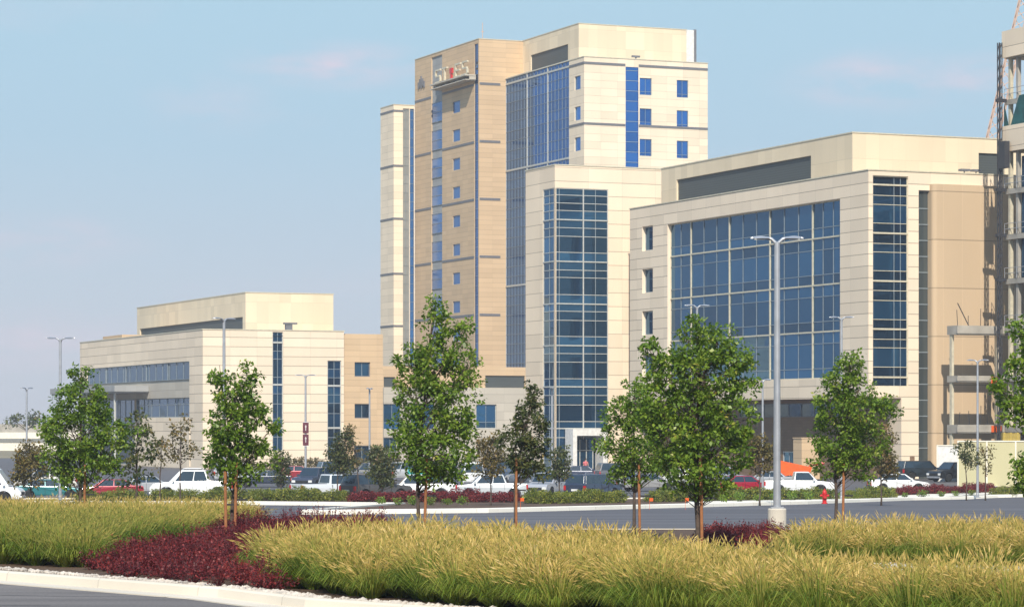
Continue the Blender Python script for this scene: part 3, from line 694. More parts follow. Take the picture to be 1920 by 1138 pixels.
# underside of the overhang
Rb.part(mb, 'wall', M['cream'])
g = MB(); g.face([(0.01, 0.01, zb+.01), (2.6, .01, zb+.01), (2.6, l, zb+.01), (.01, l, zb+.01)]); g.face([(2.6, .01, zb+.01), (c0, .01, zb+.01), (c0, 2.6, zb+.01), (2.6, 2.6, zb+.01)])
Rb.part(g, 'soffit', M['tan'])
FV = [Rb.A(p, .4) for p in (1296, 1368, 1444, 1524)]
edges = [g0] + sorted(FV) + [g1]
vs = []
for i in range(len(edges)-1): vs += lin(edges[i], edges[i+1], 3 if i < 4 else 2)
zm = Rb.zA(1560, 443); bh = [zm-4.6*i for i in range(4)]
hs = []
for i in range(-1, 4):
    hs += [zm-4.6*i-1.15, zm-4.6*i-3.6]
glazing(Rb, 'curtain_wall', ('A', 0), g0, g1, zgb, zgt, vs, hs, M['g_navy'], M['alu_cream'], depth=.45, bw=.07, big_v=FV, big_h=bh, bigw=.15, tilt=.003)
for h in wn: glazing(Rb, 'window', ('A', 0), *h, [], [], M['g_navy'], FRAMEM, depth=.45)
HB = [Rb.zB(1670, y) for y in (347, 437.5, 527, 617, 707)]
hb = [Rb.zB(1670, y) for y in (367, 384, 419, 457, 473, 508, 545, 563.5, 599, 636, 652, 688)]
def rtone(i, j, n, m_): return [.05, .1, .8, .3][(j) % 4]*.8 + random.random()*.25
glazing(Rb, 'window_strip', ('B', 0), wgl0, wgl1, zgb2, zgt2, [wgl0+(wgl1-wgl0)*.62, wgl0+(wgl1-wgl0)*.8], hb, M['g_teal'], M['alu_cream'], depth=.2, bw=.06, big_h=HB, bigw=.16, tones=rtone, hbar=1)
# slot
g = MB(); q0, q1 = wc, wS
mbs = MB(); mbs.face([(wc, 0, -.2), (wc, .5, -.2), (wc, .5, zTop-.6), (wc, 0, zTop-.6)]); Rb.part(mbs, 'slot_return', M['grey'])
glazing(Rb, 'slot_glazing', ('B', 0), wc+.02, wS+.25, 0, zTop-.6, [], [1.53*i for i in range(1, 18)], M['g_slot'], M['grey'], depth=.35, bw=.1)
# lower recessed storey
lo = 2.6; d0, d1 = Rb.A(1530, lo), Rb.A(1385, lo)
rz0, rz1 = Rb.zA(1450, 782, lo), zb-.35
dd0, dd1 = Rb.A(1490, lo), Rb.A(1468, lo)
mb = MB(); wall(mb, ('A', lo), 2.6, l-.1, -.2, zb+.008, [(Rb.A(1600, lo), d1, rz0, rz1), (dd0, dd1, -.1, 2.6)], .2); wall(mb, ('B', 2.6), lo, c0, -.2, zb+.008, [(lo+.5, c0-.4, rz0, rz1)], .2)
Rb.part(mb, 'brick_wall', M['brick'])
glazing(Rb, 'window', ('A', lo), Rb.A(1600, lo), d1, rz0, rz1, lin(Rb.A(1600, lo), d1, 9), [], M['g_teal'], M['trim'], depth=.15)
glazing(Rb, 'window', ('B', 2.6), lo+.5, c0-.4, rz0, rz1, [(lo+c0)/2], [], M['g_teal'], M['trim'], depth=.15)
glazing(Rb, 'door', ('A', lo), dd0, dd1, 0, 2.6, [(dd0+dd1)/2], [], M['g_navy'], FRAMEM, depth=.1)
coping(Rb, wE, l, zt, M['alu_cream']); roofq(Rb, wE, l, zt-.6)
g = MB(); dA = Rb.B(1706), Rb.B(1714.5); bars(g, ('B', 0), dA[0], dA[1], 0, 2.3, -.04, .02); Rb.part(g, 'door', M['brick'])
# tan end block with rounded corner
RT = Bld(Rb.c + V2*(wS+.12) + U2*(-.7), Rb, rt); wT = wE-wS+.5
mb = MB(); r_ = .45; prev = None
pts = [(0, 1.2), (0, r_)] + [(r_-r_*math.cos(a), r_-r_*math.sin(a)) for a in [R(15*k) for k in range(1, 7)]] + [(wT, 0)]
u_ = 0
for a, b in zip(pts[:-1], pts[1:]):
    ln = math.hypot(b[0]-a[0], b[1]-a[1])
    mb.face([(a[0], a[1], -.2), (b[0], b[1], -.2), (b[0], b[1], zTop), (a[0], a[1], zTop)], [(u_, 0), (u_+ln, 0), (u_+ln, zTop), (u_, zTop)]); u_ += ln
mb.face([(p[0], p[1], zTop) for p in pts] + [(wT, 1.2, zTop)])
RT.part(mb, 'tan_end_wall', M['tan2'])
# roof block
RP = Bld(Rb.c + V2*2 + U2*6.5, Rb, rt); zp = RP.zB(1607, 250); lR = RP.A(1240); wR = RP.B(1985)
la, lb = RP.A(1520.5), RP.A(1268.5); zl = RP.zA(1520, 292)
lc, ld = RP.B(1835), RP.B(1884); zc0, zc1 = RP.zB(1835, 328), RP.zB(1835, 287)
mb = MB(); shell(mb, wR, lR, zt-.6, zp, [(la, lb, zt+.15, zl)], [(lc, ld, zt+.1, zc1)]); RP.part(mb, 'roof_block', M['ph'])
g = MB(); quad(g, ('A', 0), la, lb, zt+.15, zl, .22); RP.part(g, 'louvre', M['louvre']); g = MB(); quad(g, ('B', 0), lc, ld, zt+.1, zc1, .2); RP.part(g, 'louvre', M['louvre'])
coping(RP, wR, lR, zp, M['alu_cream']); roofq(RP, wR, lR, zp-.2)
for px in (1808, 1830):
    g = MB(); q = Rb.B(px, 3); g.tube([(q, 3, zt-.6), (q, 3, zt+.7)], .06, 6); g.box(q-.5, q+.5, 2.7, 3.3, zt+.6, zt+.8); Rb.part(g, 'roof_vent', M['trim'])

# ================================================================ unfinished building on the right
lU, wU = 26, 22
eU = Vector((X(1885, 266), 266)); cU = eU - U2*lU
rt = empty('unfinished_building', (cU[0], cU[1], 0), TH, 'unfinished concrete and steel frame building with open floors at the right edge', 'building')
Ub = Bld(cU, None, rt)
zU = lambda py: Z(py, 266)
zf = [zU(y) for y in (188, 272, 355, 440, 523, 612, 705, 800)]
for z in zf:
    g = MB(); g.box(.15, wU, 0, lU-.1, z-.3, z); bars(g, ('A', 0), -.05, lU+.02, z-.5, z-.04, 0, .149); Ub.part(g, 'floor_slab', M['slab'])
for a, b in ((60, 110), (238, 286)):
    g = MB(); g.box(-.3, -.02, -.2, lU+.15, zU(b), zU(a)); g.box(-.02, wU, lU-.02, lU+.15, zU(b), zU(a)); Ub.part(g, 'precast_band', M['cream_tall'])
g = MB(); g.box(0, wU, 0, lU-.05, zU(112), zU(104)); Ub.part(g, 'roof', M['slab'])
for x in (.35, 7, 14, 21):
    for y in (.3, 6, 12, 18, lU-4.6, lU-1.7, lU-.4):
        g = MB(); g.box(x-.17, x+.17, y-.17, y+.17, 0, zU(109)); Ub.part(g, 'column', M['slab'] if y > lU-2 and x < 1 and y < lU-1 else M['alu_cream'])
g = MB(); g.box(6, wU-.2, 3, lU-3.4, 0, zf[1]); Ub.part(g, 'core_wall', M['slab'])
g = MB(); g.box(.6, wU-.3, lU-.75, lU-.6, 0, zf[3]-.5); Ub.part(g, 'added_shadow_wall', M['slab'])  # added wall, blocks sun to broaden the frame's shadow on the tan wall
for za, zb_ in ((zf[2], zf[1]-1.2), (zf[3], zf[2]-.5), (zf[4], zf[3]-.5)):
    g = MB(); bars(g, ('A', .5), lU-4.2, lU-2.0, za+.1, zb_, 0, .06); Ub.part(g, 'glass_panel', M['g_teal'])
    g = MB(); bars(g, ('A', .7), lU-2.0, lU-1.8, za+.0, zb_, 0, .3); Ub.part(g, 'window_jamb', M['darksteel'])
g = MB(); z = zU(205); zl_ = zU(238)
g.face([(-.2, lU-.1, z+.6), (-.2, lU-.9, zl_), (-.2, lU-.05, zl_)]); g.face([(-.2, lU-1.2, zl_), (-.2, lU-2.6, z+1.0), (-.2, lU-9, z+1.2), (-.2, lU-9, zl_)])
Ub.part(g, 'safety_netting', M['netting'])
for i in (0, 2, 3, 4, 5):
    z = zf[i]; g = MB()
    for h_ in (.5, 1.0): g.tube([(-.08, 0, z+h_), (-.08, lU, z+h_)], .03, 5)
    for k in range(14): g.tube([(-.08, k*2, z), (-.08, k*2, z+1.0)], .03, 5)
    Ub.part(g, 'guard_rail', M['steel'])
zt_ = zU(82); xm, ym = -.75, lU-.2
mast = empty('construction_hoist', (cU[0], cU[1], 0), TH, 'dark lattice hoist mast standing against the unfinished building', 'hoist')
g = MB()
for dx, dy in ((-.15, -.15), (.15, -.15), (.15, .15), (-.15, .15)): g.tube([(xm+dx, ym+dy, 0), (xm+dx, ym+dy, zt_)], .055, 5)
n_ = 42
for k in range(n_):
    a, b = zt_*k/n_, zt_*(k+1)/n_
    g.tube([(xm-.15, ym-.15, a), (xm+.15, ym-.15, b)], .035, 4, False); g.tube([(xm-.15, ym+.15, a), (xm-.15, ym-.15, b)], .035, 4, False)
g.build('mast', M['darksteel'], mast)
for z in [zf[0], zf[2], zf[3], zf[4]]: g = MB(); g.box(xm-.35, -.1, ym-.2, ym+.2, z-.25, z+.05); g.build('wall_tie', M['darksteel'], mast)
g = MB(); z = zU(300); g.box(xm-.3, xm+.25, ym-1.3, ym-.2, z-.9, z+1.6); g.build('hoist_car', M['darksteel'], mast)
# low concrete decks beside it
cD = (X(1796, 266), 266)
rt = empty('concrete_deck_frame', (cD[0], cD[1], 0), TH, 'three raw concrete decks stacked in front of the tan end wall', 'structure')
Db = Bld(cD, None, rt); wD = Db.B(1890)
dz = [Db.zB(1800, y) for y in (610, 704, 796)]
for z, th in zip(dz, (.85, .6, .8)):
    g = MB(); g.box(0, wD, 0, 1.9, z-th, z); g.box(-.1, wD, -.08, .1, z-th+.1, z-.12); Db.part(g, 'deck', M['slab'])
for x in (.2, wD-.35): g = MB(); g.box(x-.12, x+.12, 1.2, 1.6, 0, dz[0]-.85); Db.part(g, 'column', M['alu_cream'])
for z in (dz[0], dz[2]):
    for k in range(5):
        x = .2+k*1.1+random.random()*.4; g = MB(); g.tube([(x, .4, z-.02), (x+random.uniform(-.1, .1), .4, z+random.uniform(.8, 2.0))], .03, 4); Db.part(g, 'reinforcing_bar', M['darksteel'])
g = MB(); g.tube([(.15, .3, dz[0]+2.1), (1.4, .3, dz[0]-.05)], .05, 4); Db.part(g, 'reinforcing_bar', M['darksteel'])
g = MB(); g.box(wD-1.9, wD-.9, -.12, 0, dz[1]-.7, dz[1]-.1); g.box(wD-1.9, wD-.8, -.12, 0, dz[2]-.7, dz[2]-.1); Db.part(g, 'orange_barrier', M['orange'])
# yellow pallet in the lowest deck
o = MB(); 
for k in range(6): o.box(0, 1.6, 0, 1.0, .12*k, .12*k+.09)
for k in range(3): o.box(.1+.6*k, .25+.6*k, .02, .98, -.0, .75)
x_, y_ = X(1880, 258), 258
tag(o.build('timber_stack', M['timber'], loc=(x_, y_, Z(820, 258)-.3)), 'stack of yellow timber boards above the beige site fence', 'timber')
# timber rests on a low platform behind the fence
o = MB(); o.box(-3, 4, -1, 3, -.12, 0)
for k in (-2.6, 3.6):
    for j in (-.6, 2.6): o.box(k-.08, k+.08, j-.08, j+.08, -(Z(820, 258)-.3), -.12)
tag(o.build('work_platform', M['slab'], loc=(x_, y_, Z(820, 258)-.303)), 'low work platform carrying the timber stack behind the site fence', 'platform')

# crane boom far behind
p0 = Vector((X(1716, 400), 400, 0)); p1 = Vector((X(1932, 400), 400, Z(-40, 400)))
rt = empty('crawler_crane', p0, 0, 'faded tan lattice crane boom rising behind the unfinished building', 'crane')
g = MB(); d = (p1-p0); ax = d.normalized(); sd = Vector((1, 0, 0)); sd = (sd-ax*sd.dot(ax)).normalized(); dp = ax.cross(sd)
cs = [(sd*a+dp*b) for a, b in ((-.75, -.75), (.75, -.75), (.75, .75), (-.75, .75))]
for c in cs: g.tube([c, d+c], .11, 5)
nn = 48
for k in range(nn):
    a = d*(k/nn); b = d*((k+1)/nn)
    for i in range(4): g.tube([a+cs[i], b+cs[(i+1) % 4]], .07, 4, False)
g.build('boom', M['crane'], rt)
g = MB(); g.box(-3, 3, -2.5, 2.5, .9, 3.2); g.box(-3.6, 3.6, -3, -2.1, 0, .9); g.box(-3.6, 3.6, 2.1, 3, 0, .9); g.build('crane_base', M['crane'], rt)

# site fence, utility box
def fence(name, pxa, pxb, D0, py0, label, mat, cat='fence', rz=0):
    x0 = X(pxa, D0); x1 = X(pxb, D0); h = Z(py0, D0)
    rt = empty(name, (x0, D0, 0), rz, label, cat)
    g = MB(); g.box(0, x1-x0, 0, .12, 0, h); g.build('panel', mat, rt)
    g = MB(); g.box(-.05, x1-x0, -.06, .16, h, h+.1); g.build('cap_rail', M['concw'], rt)
    for k in range(0, int((x1-x0)/2.4)+1):
        g = MB(); g.box(k*2.4-.06, k*2.4+.06, -.07, -.0, 0, h-.003); g.build('post', M['concw'], rt)
fence('site_fence', 1796, 2100, 236, 828, 'tall pale greenish site fence of upright panels at the right', M['fence'])
fence('low_white_wall', 1757, 1800, 256, 836, 'short whitish wall between the black vehicles and the site fence', M['white'], 'wall')
x_, D_ = X(1503, 262), 262
g = MB(); g.box(0, 1.9, 0, 1.6, 0, Z(822, D_)); g.box(-.05, 1.95, -.05, 1.65, Z(822, D_), Z(822, D_)+.1)
tag(g.build('utility_enclosure', M['tan'], loc=(x_, D_, 0), rz=TH), 'plain tan utility enclosure behind the white pickup', 'enclosure')

# ================================================================ overpass and far trees at the left
rt = empty('highway_overpass', (-60, 620, 0), R(4), 'long concrete highway overpass far away at the left edge', 'bridge')
g = MB(); g.box(-260, -25, -6, 6, 3.6, 5.0); g.build('deck', M['slab'], rt)
g = MB(); g.box(-260, -25, -6.3, -6, 3.9, 5.7); g.build('parapet', M['slab'], rt)
g = MB(); g.box(-260, -25, -6.5, -6.31, 2.6, 3.9); g.build('girder', M['concw'], rt)
for k in range(9):
    g = MB(); g.box(-250+k*27, -248+k*27, -4, 4, -.03, 3.6); g.build('pier', M['conc'], rt)
g = MB(); g.box(-260, -25, -9, -8.6, -.02, 1.6); tag(g.build('barrier_wall', M['concw'], loc=(-60, 620, 0)), 'pale concrete barrier below the distant overpass', 'barrier')

# ================================================================ vegetation
def leaves(centers, radii, per, size, seed, tone_lo=0, tone_hi=1, droop=.25, flat=.8):
    """leaf quads spread round cluster centres"""
    rg = np.random.default_rng(seed); n = len(centers)
    c = np.repeat(np.asarray(centers), per, 0); r = np.repeat(np.asarray(radii), per)
    d = rg.normal(size=(n*per, 3)); d /= np.linalg.norm(d, axis=1)[:, None]
    p = c + d * (r * rg.random(n*per)**.45)[:, None] * np.array([1, 1, flat])
    ax = d*.7 + rg.normal(size=d.shape)*.6; ax[:, 2] -= droop; ax /= np.linalg.norm(ax, axis=1)[:, None]
    up = rg.normal(size=d.shape)*.7 + np.array([0, 0, 1.0]); sd = np.cross(ax, up); sd /= np.linalg.norm(sd, axis=1)[:, None]+1e-9
    nm = np.cross(sd, ax); s = size*(.65+.7*rg.random(n*per))[:, None]
    v = np.stack([p, p+ax*s*.45+sd*s*.32+nm*s*.08, p+ax*s, p+ax*s*.45-sd*s*.32+nm*s*.08], 1).reshape(-1, 3)
    q = np.arange(n*per*4).reshape(-1, 4)
    ct = np.repeat(rg.random(n), per); t = tone_lo+(tone_hi-tone_lo)*np.clip(ct*.45+rg.random(n*per)*.55, 0, 1)
    return v, q, t
def tree(name, label, px, D, blobs, leaf=.095, dens=1.0, mat='leaf', trunk_r=.05, group=None, seed=1, cat='tree', lift=.13, per=31, trunk_mat='bark', clr=.17, basepx=None):
    x0 = X(px, D); z0 = zroad(D)+lift
    rg = random.Random(seed)
    root = empty(name, (x0, D, z0), 0, label, cat, group)
    B = []
    for bx, by, rx, ry in blobs:
        B.append((X(bx, D)-x0, rg.uniform(-.5, .5)*rx*D/F*.5, Z(by, D)-z0, rx*D/F, ry*D/F))
    top = max(b[2]+b[4]*.8 for b in B); low = min(b[2]-b[4]*.8 for b in B)
    topb = max(B, key=lambda b: b[2]+b[4])
    g = MB()
    pts = []; n = 9
    for i in range(n+1):
        f = i/n; k = max(0, (f-.35)/.65)
        pts.append((topb[0]*k**1.3 + (rg.uniform(-.03, .03) if 0 < i < n else 0), topb[1]*k + (rg.uniform(-.03, .03) if 0 < i < n else 0), -.1+(top+.1)*f))
    g.tube(pts, [trunk_r*(1.25 if i == 0 else 1.0)*(1-.88*(i/n)**1.1) for i in range(n+1)], 8)
    cen = []; rad = []
    def on_trunk(z):
        f = max(0, min(1, (z+.1)/(top+.1)))*n; i = min(n-1, int(f)); t = f-i
        return Vector(pts[i]).lerp(Vector(pts[i+1]), t)
    for (bx, by, bz, rx, rz_) in B:
        vol = rx*rx*rz_*4.19
        nc = max(5, int(dens*4.0*(rx*rz_)/(clr*clr)))
        bc = Vector((bx, by, bz))
        st = on_trunk(max(low*.8, bz-rz_-.25-abs(bx)*.8))
        if (bc-st).length > .3:
            mid = st.lerp(bc, .5)+Vector((0, 0, -.05))
            g.tube([st, mid, bc], [trunk_r*.42, trunk_r*.3, trunk_r*.15], 5)
        for k in range(nc):
            while True:
                q = Vector((rg.uniform(-1, 1), rg.uniform(-1, 1), rg.uniform(-1, 1)))
                if .15 < q.length < 1: break
            q = q.normalized()*(q.length**.55)
            jj = rg.choice((.8, .95, 1.0, 1.08, 1.18))
            c = Vector((bx+q.x*rx*jj, by+q.y*rx*.9, bz+q.z*rz_*jj))
            cen.append(tuple(c)); rad.append(clr*rg.uniform(.55, 1.35))
            if k % 2 == 0:
                s2 = on_trunk(max(low*.7, c.z-.25-abs(c.x)*.6)) if rg.random() < .5 else bc.lerp(Vector((bx, by, bz-rz_*.5)), rg.random())
                g.tube([s2, s2.lerp(c, .55)+Vector((0, 0, -.04)), c], [trunk_r*.2, trunk_r*.13, .004], 4, False)
    g.build('trunk', M[trunk_mat], root, smooth=True)
    v, q, t = leaves(cen, rad, per, leaf, seed*13+5)
    ribbons('crown', v, q, np.zeros((0, 3), int), t, M[mat], root)
    return root

def stake_(px, D, h, lean, label, group='wooden stakes supporting the young trees'):
    g = MB(); g.tube([(0, 0, -.1), (lean, 0, h)], .035, 8)
    rt_ = empty('tree_stake', (X(px, D), D-.25, zroad(D)+.15), 0, label, 'tree stake', group)
    g.build('post', M['stake'], rt_)
    g = MB(); g.box(-.03+lean*.8, .28, .0, .04, h*.55, h*.55+.04); g.build('tie', M['black'], rt_)
    return rt_

tree('pear_tree', 'broad leafy young tree at the left in front of the cream building', 150, 80,
     [(152, 706, 22, 22), (150, 745, 42, 34), (122, 775, 30, 30), (185, 770, 30, 30), (150, 810, 66, 42), (110, 850, 34, 34), (190, 850, 38, 38), (150, 870, 50, 34), (90, 800, 16, 18), (120, 900, 22, 16), (235, 815, 28, 25), (215, 885, 16, 16)], seed=3, dens=1.0)
tree('pear_tree', 'slender young tree beside the red shrubs, second from the left', 437, 64,
     [(412, 702, 20, 22), (466, 706, 17, 24), (440, 745, 40, 36), (424, 790, 36, 36), (465, 780, 36, 30), (492, 775, 22, 18), (440, 835, 50, 38), (475, 858, 40, 32), (412, 862, 30, 30), (445, 890, 40, 18), (510, 800, 12, 14)], seed=4, dens=1.0)
tree('pear_tree', 'tallest young tree with twin leaders in front of the tower', 785, 68,
     [(818, 578, 15, 22), (814, 620, 27, 34), (868, 622, 15, 30), (770, 680, 28, 32), (815, 690, 50, 45), (870, 690, 28, 42), (780, 740, 38, 38), (850, 745, 50, 38), (800, 800, 66, 40), (860, 800, 34, 34), (765, 830, 34, 34), (820, 850, 66, 36), (800, 885, 48, 22), (845, 880, 30, 20)], seed=5, dens=1.0)
tree('pear_tree', 'small young tree half hidden behind the big broad one', 1188, 74,
     [(1190, 740, 26, 24), (1165, 775, 30, 32), (1210, 790, 40, 36), (1160, 830, 38, 36), (1205, 850, 44, 34), (1180, 885, 38, 22), (1240, 860, 30, 30)], seed=6, dens=1.0)
tree('pear_tree', 'largest broad tree in front of the gridded glass wall', 1307, 62,
     [(1310, 612, 22, 24), (1345, 640, 34, 32), (1290, 655, 36, 34), (1380, 670, 30, 34), (1225, 665, 24, 26), (1250, 700, 44, 38), (1320, 700, 62, 46), (1390, 705, 26, 34), (1230, 755, 42, 38), (1300, 770, 74, 46), (1370, 780, 44, 46), (1250, 820, 60, 42), (1330, 835, 66, 42), (1385, 840, 26, 30), (1290, 880, 70, 32), (1345, 890, 40, 30), (1300, 910, 34, 14)], seed=7, dens=1.0, trunk_r=.065)
tree('pear_tree', 'conical young tree right of the tall double lamp', 1567, 76,
     [(1597, 680, 22, 26), (1575, 715, 38, 34), (1610, 730, 28, 30), (1560, 765, 36, 34), (1610, 775, 44, 34), (1650, 755, 18, 16), (1575, 820, 56, 40), (1625, 830, 36, 36), (1560, 865, 40, 30), (1605, 872, 40, 26), (1668, 765, 16, 20)], seed=8, dens=1.0)
tree('pear_tree', 'tree at the right edge with only its left branches in view', 1985, 58,
     [(1915, 630, 22, 32), (1925, 690, 28, 40), (1985, 650, 50, 60), (1895, 735, 28, 24), (1920, 775, 32, 32), (1985, 780, 70, 60), (1905, 870, 22, 14), (1925, 895, 34, 30), (1985, 880, 60, 50), (1870, 722, 12, 10)], seed=9, dens=1.0)
tree('maple_tree', 'thin dull green tree with browning tips left of the glass corner', 966, 82,
     [(1003, 745, 17, 24), (990, 790, 32, 32), (965, 830, 32, 30), (1008, 825, 22, 34), (985, 865, 40, 26), (1003, 880, 26, 18)], mat='leaf_dark', seed=10, dens=.75, leaf=.11)
SMALL = [
    ('brownish little tree at the far left beyond the teal car', 58, 150, [(58, 850, 26, 22), (58, 880, 32, 28), (40, 895, 18, 14)], 'leaf_brown', 1.0),
    ('thin wispy tree between the left trees', 256, 104, [(258, 790, 26, 18), (262, 830, 30, 34), (256, 880, 32, 32)], 'leaf_dark', .45),
    ('nearly bare young tree against the pale wall', 338, 150, [(340, 800, 24, 24), (335, 840, 36, 30)], 'leaf_brown', .28),
    ('bare sapling before the left cream facade', 300, 150, [(303, 845, 22, 30)], 'leaf_brown', .25),
    ('small rounded green tree below the first dark glass strip', 526, 190, [(526, 862, 16, 16), (526, 885, 16, 22)], 'leaf_dark', 1.0),
    ('dense olive tree in front of the second dark glass strip', 632, 185, [(645, 830, 20, 24), (630, 860, 22, 24), (650, 870, 20, 18)], 'leaf_dark', 1.0),
    ('thin tree before the tan end bay', 672, 185, [(656, 815, 10, 20), (668, 850, 12, 20)], 'leaf_brown', .4),
    ('rounded bright green tree below the tan bay', 716, 175, [(716, 860, 28, 26), (716, 890, 30, 18)], 'leaf_dark', 1.1),
    ('brown tinged tree in the car park right of the tallest tree', 921, 150, [(905, 835, 16, 20), (930, 840, 18, 28), (915, 875, 28, 18)], 'leaf_brown', .8),
    ('little green tree beside the entrance portal', 1049, 170, [(1050, 860, 18, 20), (1050, 885, 18, 14)], 'leaf_dark', 1.0),
    ('small tree with yellow brown leaves left of the tall lamp pole', 1425, 160, [(1420, 830, 22, 18), (1428, 858, 28, 26)], 'leaf_brown', 1.1),
    ('rusty leaved tree behind the conical tree', 1652, 160, [(1655, 820, 24, 28), (1655, 860, 24, 26), (1665, 880, 18, 18)], 'leaf_brown', 1.0),
    ('sapling with green tuft by the site fence', 1812, 190, [(1808, 845, 18, 18), (1820, 862, 14, 14)], 'leaf_dark', .7),
    ('spindly sapling against the middle of the site fence', 1848, 190, [(1846, 845, 16, 14), (1850, 875, 10, 18)], 'leaf_brown', .35),
]
for i, (lab, px, D, bl, mt, dn) in enumerate(SMALL):
    tree('young_tree', lab, px, D, bl, leaf=.16, dens=dn*2.0, mat=mt, seed=30+i, group='small trees in the car park', trunk_r=.05, lift=0 if D < 186 else 0, per=16, clr=.26)
tree('distant_tree', 'hazy distant tree beyond the overpass', 50, 560, [(50, 783, 20, 12), (30, 790, 14, 8), (68, 788, 12, 8)], leaf=.6, dens=.9, mat='leaf_dark', seed=70, trunk_r=.3, per=30, clr=1.2, lift=0)
for i, (px, D, h, ln, lab) in enumerate((
    (160, 80, 1.9, .03, 'pale stake beside the broad left tree'), (442, 64, 1.9, .04, 'right stake of the slender tree beside the red shrubs'), (426, 64, 1.7, -.02, 'left stake of the slender tree beside the red shrubs'),
    (796, 68, 2.0, .06, 'stake leaning at the tallest young tree'), (1199, 74, 1.9, -.03, 'stake beside the small tree behind the big broad one'), (1315, 62, 2.0, -.03, 'orange brown stake under the largest broad tree'),
    (1578, 76, 1.9, .03, 'stake beside the conical tree right of the lamp'), (968, 82, 2.1, 0, 'rust coloured stake under the thin dull tree'))):
    stake_(px, D, h, ln, lab)

# ---- planting in the foreground bed
def scatter(poly, spacing, seed, jit=.45):
    rg = random.Random(seed); xs = [p[0] for p in poly]; ys = [p[1] for p in poly]; out = []
    def inside(x, y):
        c = False; j = len(poly)-1
        for i in range(len(poly)):
            xi, yi = poly[i]; xj, yj = poly[j]
            if (yi > y) != (yj > y) and x < (xj-xi)*(y-yi)/(yj-yi)+xi: c = not c
            j = i
        return c
    y = min(ys); r_ = 0
    while y < max(ys):
        x = min(xs)+(spacing/2 if r_ % 2 else 0)
        while x < max(xs):
            a, b = x+rg.uniform(-jit, jit)*spacing, y+rg.uniform(-jit, jit)*spacing
            if inside(a, b): out.append((a, b))
            x += spacing
        y += spacing*.87; r_ += 1
    return out
def grass(name, label, poly, spacing, seed, nb=150, npl=60, H=.85, gold=.5, wide=.0065, pt_=0.0, gy=0.0):
    P_ = scatter(poly, spacing, seed); rg = np.random.default_rng(seed)
    n = len(P_); c = np.array([(x, y, zroad(y)+.14) for x, y in P_])
    hs_ = H*(.72+.46*rg.random(n)); ct = rg.random(n)
    # blades: arching out from each crown
    N = n*nb; ci = np.repeat(np.arange(n), nb); az = rg.random(N)*2*np.pi; lean = rg.random(N)**.75*1.25
    dr = np.stack([np.cos(az), np.sin(az), np.zeros(N)], 1); h = hs_[ci]*(.55+.5*rg.random(N))
    p0 = c[ci]+dr*(.10*rg.random(N))[:, None]; L1 = (h*lean*.55)[:, None]; L2 = (h*np.minimum(lean*1.2, .85))[:, None]
    up = np.array([0, 0, 1.0])
    p1 = p0+dr*L1+up*(h*(.66-.12*lean))[:, None]; p2 = p0+dr*L2+up*(h*(1.0-.62*lean))[:, None]
    sa_ = rg.random(N)*2*np.pi; sd = np.stack([np.cos(sa_), np.sin(sa_), np.zeros(N)], 1)*wide
    v = np.stack([p0-sd, p0+sd, p1+sd*.9, p1-sd*.9, p2], 1).reshape(-1, 3); b = np.arange(N)[:, None]*5
    quads = b+np.array([[0, 1, 2, 3]]); tris = b+np.array([[3, 2, 4]])
    tb = np.clip(ct[ci]*.25+rg.random(N)*.55*(.4+gold)+.1*gold, 0, .98)
    # plumes: stems that end in a soft bottle brush
    K = n*npl; ck = np.repeat(np.arange(n), npl); az = rg.random(K)*2*np.pi; lean = .05+rg.random(K)**1.1*.72
    dr = np.stack([np.cos(az), np.sin(az), np.zeros(K)], 1); h = hs_[ck]*(.72+.42*rg.random(K))
    s0 = c[ck]+dr*.05; sm = s0+dr*(h*lean*.45)[:, None]+up*(h*.6)[:, None]; s1 = s0+dr*(h*lean*.95)[:, None]+up*(h*(.92-.25*lean))[:, None]
    dd = s1-sm; dd /= np.linalg.norm(dd, axis=1)[:, None]; dd += dr*.25; dd[:, 2] -= .1*rg.random(K); dd /= np.linalg.norm(dd, axis=1)[:, None]
    pl = (.09+.08*rg.random(K))[:, None]; s2 = s1+dd*pl; 
    a_ = np.cross(dd, rg.normal(size=dd.shape)); a_ /= np.linalg.norm(a_, axis=1)[:, None]; b_ = np.cross(dd, a_)
    wd = (.007+.004*rg.random(K))[:, None]; smid = s1+dd*pl*.4
    st = a_*.0035
    vp = np.stack([s0-st, s0+st, s1+st, s1-st, s1, smid+a_*wd, s2, smid-a_*wd, s1, smid+b_*wd, s2, smid-b_*wd], 1).reshape(-1, 3)
    o5 = len(v); bb = o5+np.arange(K)[:, None]*12
    q1 = bb+np.array([[0, 1, 2, 3]]); q2 = bb+np.array([[4, 5, 6, 7]]); q3 = bb+np.array([[8, 9, 10, 11]])
    tp = np.clip(ct[ck]*.35+rg.random(K)*.65+pt_+gy*(c[ck, 1]-c[:, 1].mean())/14, 0, 1)
    V_ = np.concatenate([v, vp]); Q = np.concatenate([quads, q1, q2, q3])
    tone = np.concatenate([tb, np.full(K, .8), tp, tp, tb]); mi = np.concatenate([np.zeros(N), np.zeros(K), np.ones(2*K), np.zeros(N)])
    o = ribbons(name, V_, Q, tris, tone, [M['blade'], M['plume']], mi=mi)
    return tag(o, label, 'grass', kind='stuff')
